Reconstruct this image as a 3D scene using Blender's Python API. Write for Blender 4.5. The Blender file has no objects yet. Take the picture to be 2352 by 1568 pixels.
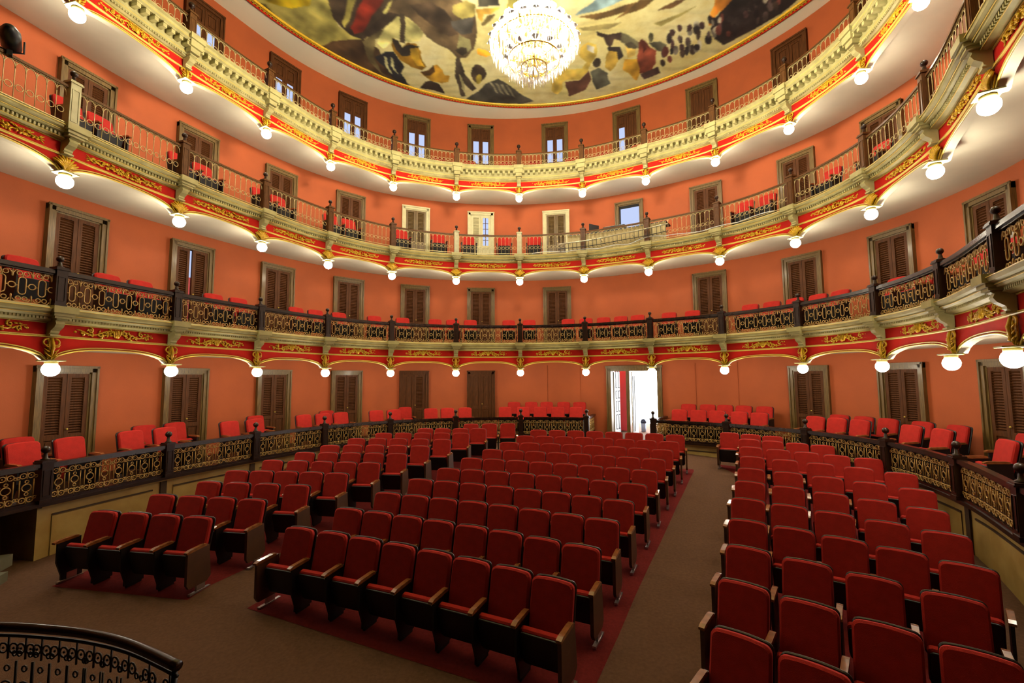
import bpy, math, random
import numpy as np
from mathutils import Vector, Matrix, Euler

# ---------------------------------------------------------------- camera, world, exposure
sc = bpy.context.scene
COL = sc.collection
ZC = 3.2                                    # eye height; all measured heights below are relative to it
cam_d = bpy.data.cameras.new('camera'); cam = bpy.data.objects.new('camera', cam_d); COL.objects.link(cam)
cam_d.sensor_width = 36.0; cam_d.lens = 1047.0/2352.0*36.0; cam_d.clip_start = .05; cam_d.clip_end = 200
cam.matrix_world = Matrix.Translation((0, 0, ZC)) @ Matrix.Rotation(math.radians(90+4.66), 4, 'X') @ Matrix.Rotation(math.radians(-.375), 4, 'Z')
sc.camera = cam
w = bpy.data.worlds.new('world'); sc.world = w; w.use_nodes = True
w.node_tree.nodes['Background'].inputs[0].default_value = (1.0, .86, .7, 1)
w.node_tree.nodes['Background'].inputs[1].default_value = .003
sc.view_settings.view_transform = 'Standard'; sc.view_settings.look = 'None'
sc.view_settings.gamma = 1.0; sc.view_settings.use_curve_mapping = False
sc.view_settings.exposure = 0.0
sc.cycles.use_denoising = True
sc.cycles.max_bounces = 5; sc.cycles.diffuse_bounces = 1; sc.cycles.glossy_bounces = 3
sc.cycles.transmission_bounces = 4; sc.cycles.transparent_max_bounces = 6
sc.cycles.caustics_reflective = False; sc.cycles.caustics_refractive = False
sc.cycles.sample_clamp_indirect = 4.0
GLOBE_POWER = 96.0
BULB_POWER = 1500.0
DAYLIGHT = 26.0

PI = math.pi
rnd = random.Random(7)

# ---------------------------------------------------------------- materials
def srgb(r, g, b):
    f = lambda c: (c/255/12.92) if c/255 <= .04045 else ((c/255+.055)/1.055)**2.4
    return (f(r), f(g), f(b), 1)
def mat(name, c, rough=.6, metal=0., var=0., vscale=6., bump=0., bscale=40., emit=0., coat=0., spec=.5, stretch=None, c2=None):
    m = bpy.data.materials.new(name); m.use_nodes = True
    nt = m.node_tree; b = nt.nodes['Principled BSDF']
    b.inputs['Base Color'].default_value = c; b.inputs['Roughness'].default_value = rough
    b.inputs['Metallic'].default_value = metal; b.inputs['Specular IOR Level'].default_value = spec
    if coat: b.inputs['Coat Weight'].default_value = coat; b.inputs['Coat Roughness'].default_value = .15
    if emit:
        b.inputs['Emission Color'].default_value = c; b.inputs['Emission Strength'].default_value = emit
    if var or bump:
        tc = nt.nodes.new('ShaderNodeTexCoord'); mp = nt.nodes.new('ShaderNodeMapping')
        nt.links.new(tc.outputs['Object'], mp.inputs[0])
        if stretch: mp.inputs['Scale'].default_value = stretch
    if var:
        n = nt.nodes.new('ShaderNodeTexNoise'); n.inputs['Scale'].default_value = vscale; n.inputs['Detail'].default_value = 5
        r = nt.nodes.new('ShaderNodeValToRGB'); nt.links.new(mp.outputs[0], n.inputs['Vector']); nt.links.new(n.outputs[0], r.inputs[0])
        lo = c2 if c2 else tuple(x*(1-var) for x in c[:3])+(1,)
        hi = c if c2 else tuple(min(1, x*(1+var*.6)) for x in c[:3])+(1,)
        r.color_ramp.elements[0].position = .32; r.color_ramp.elements[1].position = .68
        r.color_ramp.elements[0].color = lo; r.color_ramp.elements[1].color = hi
        nt.links.new(r.outputs[0], b.inputs['Base Color'])
    if bump:
        n2 = nt.nodes.new('ShaderNodeTexNoise'); n2.inputs['Scale'].default_value = bscale; n2.inputs['Detail'].default_value = 3
        bp = nt.nodes.new('ShaderNodeBump'); bp.inputs['Strength'].default_value = bump; bp.inputs['Distance'].default_value = .01
        nt.links.new(mp.outputs[0], n2.inputs['Vector']); nt.links.new(n2.outputs[0], bp.inputs['Height']); nt.links.new(bp.outputs[0], b.inputs['Normal'])
    return m
def emis(name, c, s):
    m = bpy.data.materials.new(name); m.use_nodes = True; nt = m.node_tree
    nt.nodes.remove(nt.nodes['Principled BSDF'])
    e = nt.nodes.new('ShaderNodeEmission'); e.inputs[0].default_value = c; e.inputs[1].default_value = s
    nt.links.new(e.outputs[0], nt.nodes['Material Output'].inputs[0]); return m
M = {
 'wall': mat('terracotta_wall_paint', srgb(176, 82, 33), .75, var=.10, vscale=1.3, bump=.12, bscale=60),
 'frieze': mat('red_frieze_paint', srgb(206, 34, 20), .7, var=.12, vscale=3, spec=.15),
 'gold': mat('gilding', srgb(244, 198, 44), .32, metal=.12, var=.25, vscale=30, c2=srgb(214, 156, 28)),
 'goldline': mat('gilt_moulding', srgb(240, 206, 92), .35, metal=.05),
 'cream': mat('cream_soffit_paint', srgb(240, 230, 204), .7, var=.04, vscale=2),
 'stone': mat('grey_green_cornice_paint', srgb(202, 190, 128), .5, var=.22, vscale=4, spec=.3, c2=srgb(172, 160, 104)),
 'wood': mat('dark_varnished_wood', srgb(74, 46, 26), .32, var=.45, vscale=7, stretch=(9, 9, 1), coat=.25),
 'rail': mat('dark_polished_handrail', srgb(40, 22, 14), .25, var=.3, vscale=9, spec=.4),
 'post': mat('brown_newel_wood', srgb(100, 62, 28), .45, spec=.25, var=.35, vscale=8, stretch=(9, 9, 1), coat=.1),
 'darkpost': mat('dark_newel_wood', srgb(46, 26, 15), .35, var=.35, vscale=8, stretch=(9, 9, 1), spec=.35),
 'palepost': mat('pale_painted_newel', srgb(200, 190, 140), .45, var=.15, vscale=9),
 'iron': mat('gilt_painted_iron', srgb(214, 178, 112), .35, metal=.35, var=.2, vscale=20),
 'iron2': mat('pale_gilt_iron', srgb(222, 200, 140), .35, metal=.3, var=.2, vscale=20),
 'irondark': mat('deeper_gilt_iron', srgb(204, 164, 92), .35, metal=.2, var=.4, vscale=18),  # slightly deeper gilt with stronger random mottling
 'door': mat('brown_door_wood', srgb(88, 50, 22), .55, var=.4, vscale=5, stretch=(8, 8, .8), spec=.15),
 'frame': mat('olive_brown_door_frame', srgb(110, 84, 42), .42, var=.4, vscale=5, stretch=(8, 8, .8), coat=.08, spec=.35),
 'palewood': mat('pale_painted_door', srgb(206, 192, 140), .5, var=.12, vscale=6),
 'void': mat('shade_and_lining_black', srgb(16, 10, 8), .8),  # near-black: painted shade at the doors, dark lining on the white leaves
 'seat': mat('red_seat_fabric', srgb(182, 34, 24), .85, var=.12, vscale=14, bump=.5, bscale=220, spec=.3),
 'shell': mat('black_seat_shell', srgb(22, 13, 12), .4),
 'pan': mat('black_seat_underside', srgb(18, 13, 13), .5),
 'arm': mat('varnished_wood_armrest', srgb(150, 90, 48), .25, var=.3, vscale=10, coat=.5),
 'side': mat('brown_seat_end_panel', srgb(84, 52, 34), .4, var=.2, vscale=6),
 'foot': mat('pale_glint_foot', srgb(190, 180, 180), .3, metal=.9),  # pale colour paints the white glint on the black iron foot
 'carpet': mat('brown_carpet', srgb(106, 76, 60), .95, var=.16, vscale=26, bump=.6, bscale=150, spec=.1),
 'redcarpet': mat('red_carpet', srgb(112, 34, 34), .95, var=.16, vscale=26, bump=.6, bscale=150, spec=.1),
 'base': mat('ochre_base_wall', srgb(208, 176, 104), .6, var=.2, vscale=3, c2=srgb(186, 150, 80)),
 'groove': mat('dark_panel_groove', srgb(70, 48, 28), .7),
 'white': mat('white_metal_paint', srgb(236, 236, 236), .5),
 'pinkwall': mat('pink_lobby_wall', srgb(214, 84, 96), .7),
 'step': mat('pale_marble_step', srgb(120, 116, 98), .3, var=.2, vscale=4),
 'crystal': None,
 'brass': mat('polished_brass', srgb(230, 190, 110), .2, metal=.9),
 'black': mat('matt_black_plastic', srgb(18, 20, 22), .4),
 'green': mat('green_desk_top', srgb(54, 92, 84), .4),
 'skirt': mat('beige_pleated_cloth', srgb(214, 192, 140), .85),
 'chrome': mat('pale_metal_tube', srgb(210, 200, 170), .3, metal=.7),
 'globe': emis('lit_opal_glass', (1, .91, .72, 1), GLOBE_POWER),
 'bulb': emis('lit_candle_bulb', (1, .92, .74, 1), BULB_POWER),
 'day': emis('daylight', (.95, .98, 1, 1), DAYLIGHT),
 'pane': emis('daylit_window_pane', srgb(186, 200, 236), 1.15),
 'bin': mat('dark_blue_bin', srgb(40, 56, 86), .4),
}
def crystal():
    m = bpy.data.materials.new('cut_crystal'); m.use_nodes = True; nt = m.node_tree
    nt.nodes.remove(nt.nodes['Principled BSDF'])
    g = nt.nodes.new('ShaderNodeBsdfGlossy'); g.inputs['Roughness'].default_value = .1
    t = nt.nodes.new('ShaderNodeBsdfTransparent'); tl = nt.nodes.new('ShaderNodeBsdfTranslucent'); tl.inputs[0].default_value = (1, .98, .92, 1)
    a = nt.nodes.new('ShaderNodeMixShader'); b = nt.nodes.new('ShaderNodeMixShader')
    a.inputs[0].default_value = .5; b.inputs[0].default_value = .45
    nt.links.new(g.outputs[0], a.inputs[1]); nt.links.new(tl.outputs[0], a.inputs[2])
    nt.links.new(a.outputs[0], b.inputs[1]); nt.links.new(t.outputs[0], b.inputs[2])
    nt.links.new(b.outputs[0], nt.nodes['Material Output'].inputs[0]); return m
M['crystal'] = crystal()

# ---------------------------------------------------------------- mesh builder
class MB:
    def __init__(s): s.v = []; s.f = []; s.mi = []; s.sm = []
    def add(s, vs, fs, mi=0, smooth=False, mtx=None):
        o = len(s.v)
        if mtx is not None: vs = [tuple(mtx @ Vector(v)) for v in vs]
        s.v += vs
        for f in fs: s.f.append(tuple(o+i for i in f)); s.mi.append(mi); s.sm.append(smooth)
    def box(s, x0, x1, y0, y1, z0, z1, mi=0, mtx=None):
        s.add([(x0,y0,z0),(x1,y0,z0),(x1,y1,z0),(x0,y1,z0),(x0,y0,z1),(x1,y0,z1),(x1,y1,z1),(x0,y1,z1)],
              [(0,3,2,1),(4,5,6,7),(0,1,5,4),(1,2,6,5),(2,3,7,6),(3,0,4,7)], mi, False, mtx)
    def lathe(s, prof, cx=0, cy=0, n=12, mi=0, smooth=True, cap=True):
        vs = []; fs = []
        for r, z in prof:
            for k in range(n): a = 2*PI*k/n; vs.append((cx+r*math.cos(a), cy+r*math.sin(a), z))
        for i in range(len(prof)-1):
            for k in range(n): k2 = (k+1) % n; fs.append((i*n+k, i*n+k2, (i+1)*n+k2, (i+1)*n+k))
        if cap: fs.append(tuple(range(n))[::-1]); fs.append(tuple((len(prof)-1)*n+k for k in range(n)))
        s.add(vs, fs, mi, smooth)
    def tube(s, pts, r, n=4, mi=0, closed=False, smooth=True, up=(0, 1, 0)):
        P = [Vector(p) for p in pts]; N = len(P); vs = []; fs = []
        rr = r if isinstance(r, (list, tuple)) else [r]*N
        u0 = Vector(up)
        for i in range(N):
            a = P[(i-1) % N] if (closed or i > 0) else P[i]; b = P[(i+1) % N] if (closed or i < N-1) else P[i]
            d = b-a; d = d.normalized() if d.length > 1e-9 else Vector((0, 0, 1))
            x = d.cross(u0)
            if x.length < 1e-4: x = d.cross(Vector((1, 0, 0)))
            x.normalize(); y = x.cross(d)
            for k in range(n):
                an = 2*PI*(k+.5)/n; vs.append(tuple(P[i]+(x*math.cos(an)+y*math.sin(an))*rr[i]))
        M_ = N if closed else N-1
        for i in range(M_):
            j = (i+1) % N
            for k in range(n): k2 = (k+1) % n; fs.append((i*n+k, i*n+k2, j*n+k2, j*n+k))
        if not closed: fs.append(tuple(range(n))[::-1]); fs.append(tuple((N-1)*n+k for k in range(n)))
        s.add(vs, fs, mi, smooth)
    def blob(s, c, rx, ry, rz, n=6, m=4, mi=0, rot=0):
        vs = []; fs = []; ca, sa = math.cos(rot), math.sin(rot)
        for i in range(m+1):
            th = PI*i/m
            for k in range(n):
                a = 2*PI*k/n; x = rx*math.sin(th)*math.cos(a); y = ry*math.sin(th)*math.sin(a); z = rz*math.cos(th)
                vs.append((c[0]+x*ca-z*sa, c[1]+y, c[2]+x*sa+z*ca))
        for i in range(m):
            for k in range(n): k2 = (k+1) % n; fs.append((i*n+k, (i+1)*n+k, (i+1)*n+k2, i*n+k2))
        s.add(vs, fs, mi, True)
    def slab(s, w, h, t, r=.05, crown=0., bev=.015, mi=0, mtx=None, n=5):
        """upholstered slab in the xz plane, z from 0 to h, thickness t in y (front at -y)"""
        out = []
        def corner(cx, cz, a0):
            for k in range(n): a = a0+PI/2*k/(n-1); out.append((cx+r*math.cos(a), cz+r*math.sin(a)))
        corner(w/2-r, h-r, 0); nt_ = 5
        if crown:
            for k in range(1, nt_): out.append((w/2-r-(w-2*r)*k/nt_, h))
        corner(-w/2+r, h-r, PI/2); corner(-w/2+r, r, PI); corner(w/2-r, r, 1.5*PI)
        if crown: out = [(x, z+crown*(1-(2*x/w)**2)*max(0, (z-h*.5)/(h*.5))) for x, z in out]
        N = len(out); vs = []; fs = []
        loops = [(-t/2, bev), (-t/2+bev, 0), (t/2-bev, 0), (t/2, bev)]
        cz = h/2
        for y, ins in loops:
            for x, z in out:
                fx = 1-ins/(w/2); fz = 1-ins/(h/2); vs.append((x*fx, y, cz+(z-cz)*fz))
        for i in range(3):
            for k in range(N): k2 = (k+1) % N; fs.append((i*N+k, (i+1)*N+k, (i+1)*N+k2, i*N+k2))
        fs.append(tuple(range(N))); fs.append(tuple(3*N+k for k in range(N))[::-1])
        s.add(vs, fs, mi, False, mtx)
    def mesh(s, name, mats):
        me = bpy.data.meshes.new(name); me.from_pydata(s.v, [], s.f)
        for m in (mats if isinstance(mats, list) else [mats]): me.materials.append(m)
        me.polygons.foreach_set('material_index', s.mi); me.polygons.foreach_set('use_smooth', s.sm)
        me.update(); return me
def link(name, me, parent=None, loc=(0, 0, 0), rz=0., scale=None, rot=None):
    o = bpy.data.objects.new(name, me); COL.objects.link(o)
    o.location = loc
    o.rotation_euler = rot if rot else (0, 0, rz)
    if scale: o.scale = scale
    if parent: o.parent = parent
    return o
def tag(o, label=None, cat=None, group=None, kind=None):
    if label: o['label'] = label
    if cat: o['category'] = cat
    if group: o['group'] = group
    if kind: o['kind'] = kind
    return o
def thing(name, label, cat, loc=(0, 0, 0), rz=0., group=None, kind=None):
    o = bpy.data.objects.new(name, None); COL.objects.link(o); o.empty_display_size = .1
    o.location = loc; o.rotation_euler = (0, 0, rz); return tag(o, label, cat, group, kind)
ORD = ['first','second','third','fourth','fifth','sixth','seventh','eighth','ninth','tenth','eleventh','twelfth','thirteenth','fourteenth','fifteenth','sixteenth','seventeenth']
def nth(i, n, a='from the left', b='from the right'):
    """i-th of n counted from the nearer end"""
    if n == 1: return 'the only one'
    if i == 0: return 'the '+a.replace('from the ', '')+'most'
    if i == n-1: return 'the '+b.replace('from the ', '')+'most'
    return (ORD[i]+' '+a) if i < n/2 else (ORD[n-1-i]+' '+b)

# ---------------------------------------------------------------- plan of the horseshoe
PX = [-8.27,-8.10,-7.718,-7.222,-6.482,-5.52,-4.001,-1.958,.290,2.528,4.482,6.213,7.355,7.695,7.196,6.136,5.05,3.79,2.35]
PY = [3.85,5.71,7.631,9.667,11.606,13.49,15.018,15.871,16.073,15.676,14.671,13.36,11.557,9.493,7.473,5.583,3.76,2.02,.45]
T0, T1 = -2, 16
def cr(P, t):
    u = t-T0; i = max(0, min(len(P)-2, int(math.floor(u)))); f = u-i
    p = [P[max(0, min(len(P)-1, i+k))] for k in (-1, 0, 1, 2)]
    if i == 0: p[0] = 2*P[0]-P[1]
    if i == len(P)-2: p[3] = 2*P[-1]-P[-2]
    a = .5*((2*p[1])+(p[2]-p[0])*f+(2*p[0]-5*p[1]+4*p[2]-p[3])*f*f+(3*p[1]-p[0]-3*p[2]+p[3])*f**3)
    b = .5*((p[2]-p[0])+2*(2*p[0]-5*p[1]+4*p[2]-p[3])*f+3*(3*p[1]-p[0]-3*p[2]+p[3])*f*f)
    return a, b
def C(t, d=0.):
    x, dx = cr(PX, t); y, dy = cr(PY, t); L = math.hypot(dx, dy)
    return x-dy/L*d, y+dx/L*d
def tang(t): return math.atan2(cr(PY, t)[1], cr(PX, t)[1])
WALL = 1.75
def floor_z(x, y): return -3.39+.008*x+.0725*y
def sweep(mb, prof, t0, t1, n, mi=0, closed=False, smooth=False, caps=False):
    """prof: list of (d, z-relative); swept along the plan curve"""
    ts = [t0+(t1-t0)*i/n for i in range(n+1)]; K = len(prof); vs = []; fs = []
    for t in ts:
        for d, z in prof: x, y = C(t, d); vs.append((x, y, z+ZC))
    R_ = K if closed else K-1
    for i in range(n):
        for k in range(R_):
            k2 = (k+1) % K; fs.append((i*K+k, i*K+k2, (i+1)*K+k2, (i+1)*K+k))
    if caps and K > 2: fs.append(tuple(range(K))); fs.append(tuple(n*K+k for k in range(K))[::-1])
    mb.add(vs, fs, mi, smooth)
def seg(t0, t1): return max(1, int(round((t1-t0)*8)))

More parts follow.
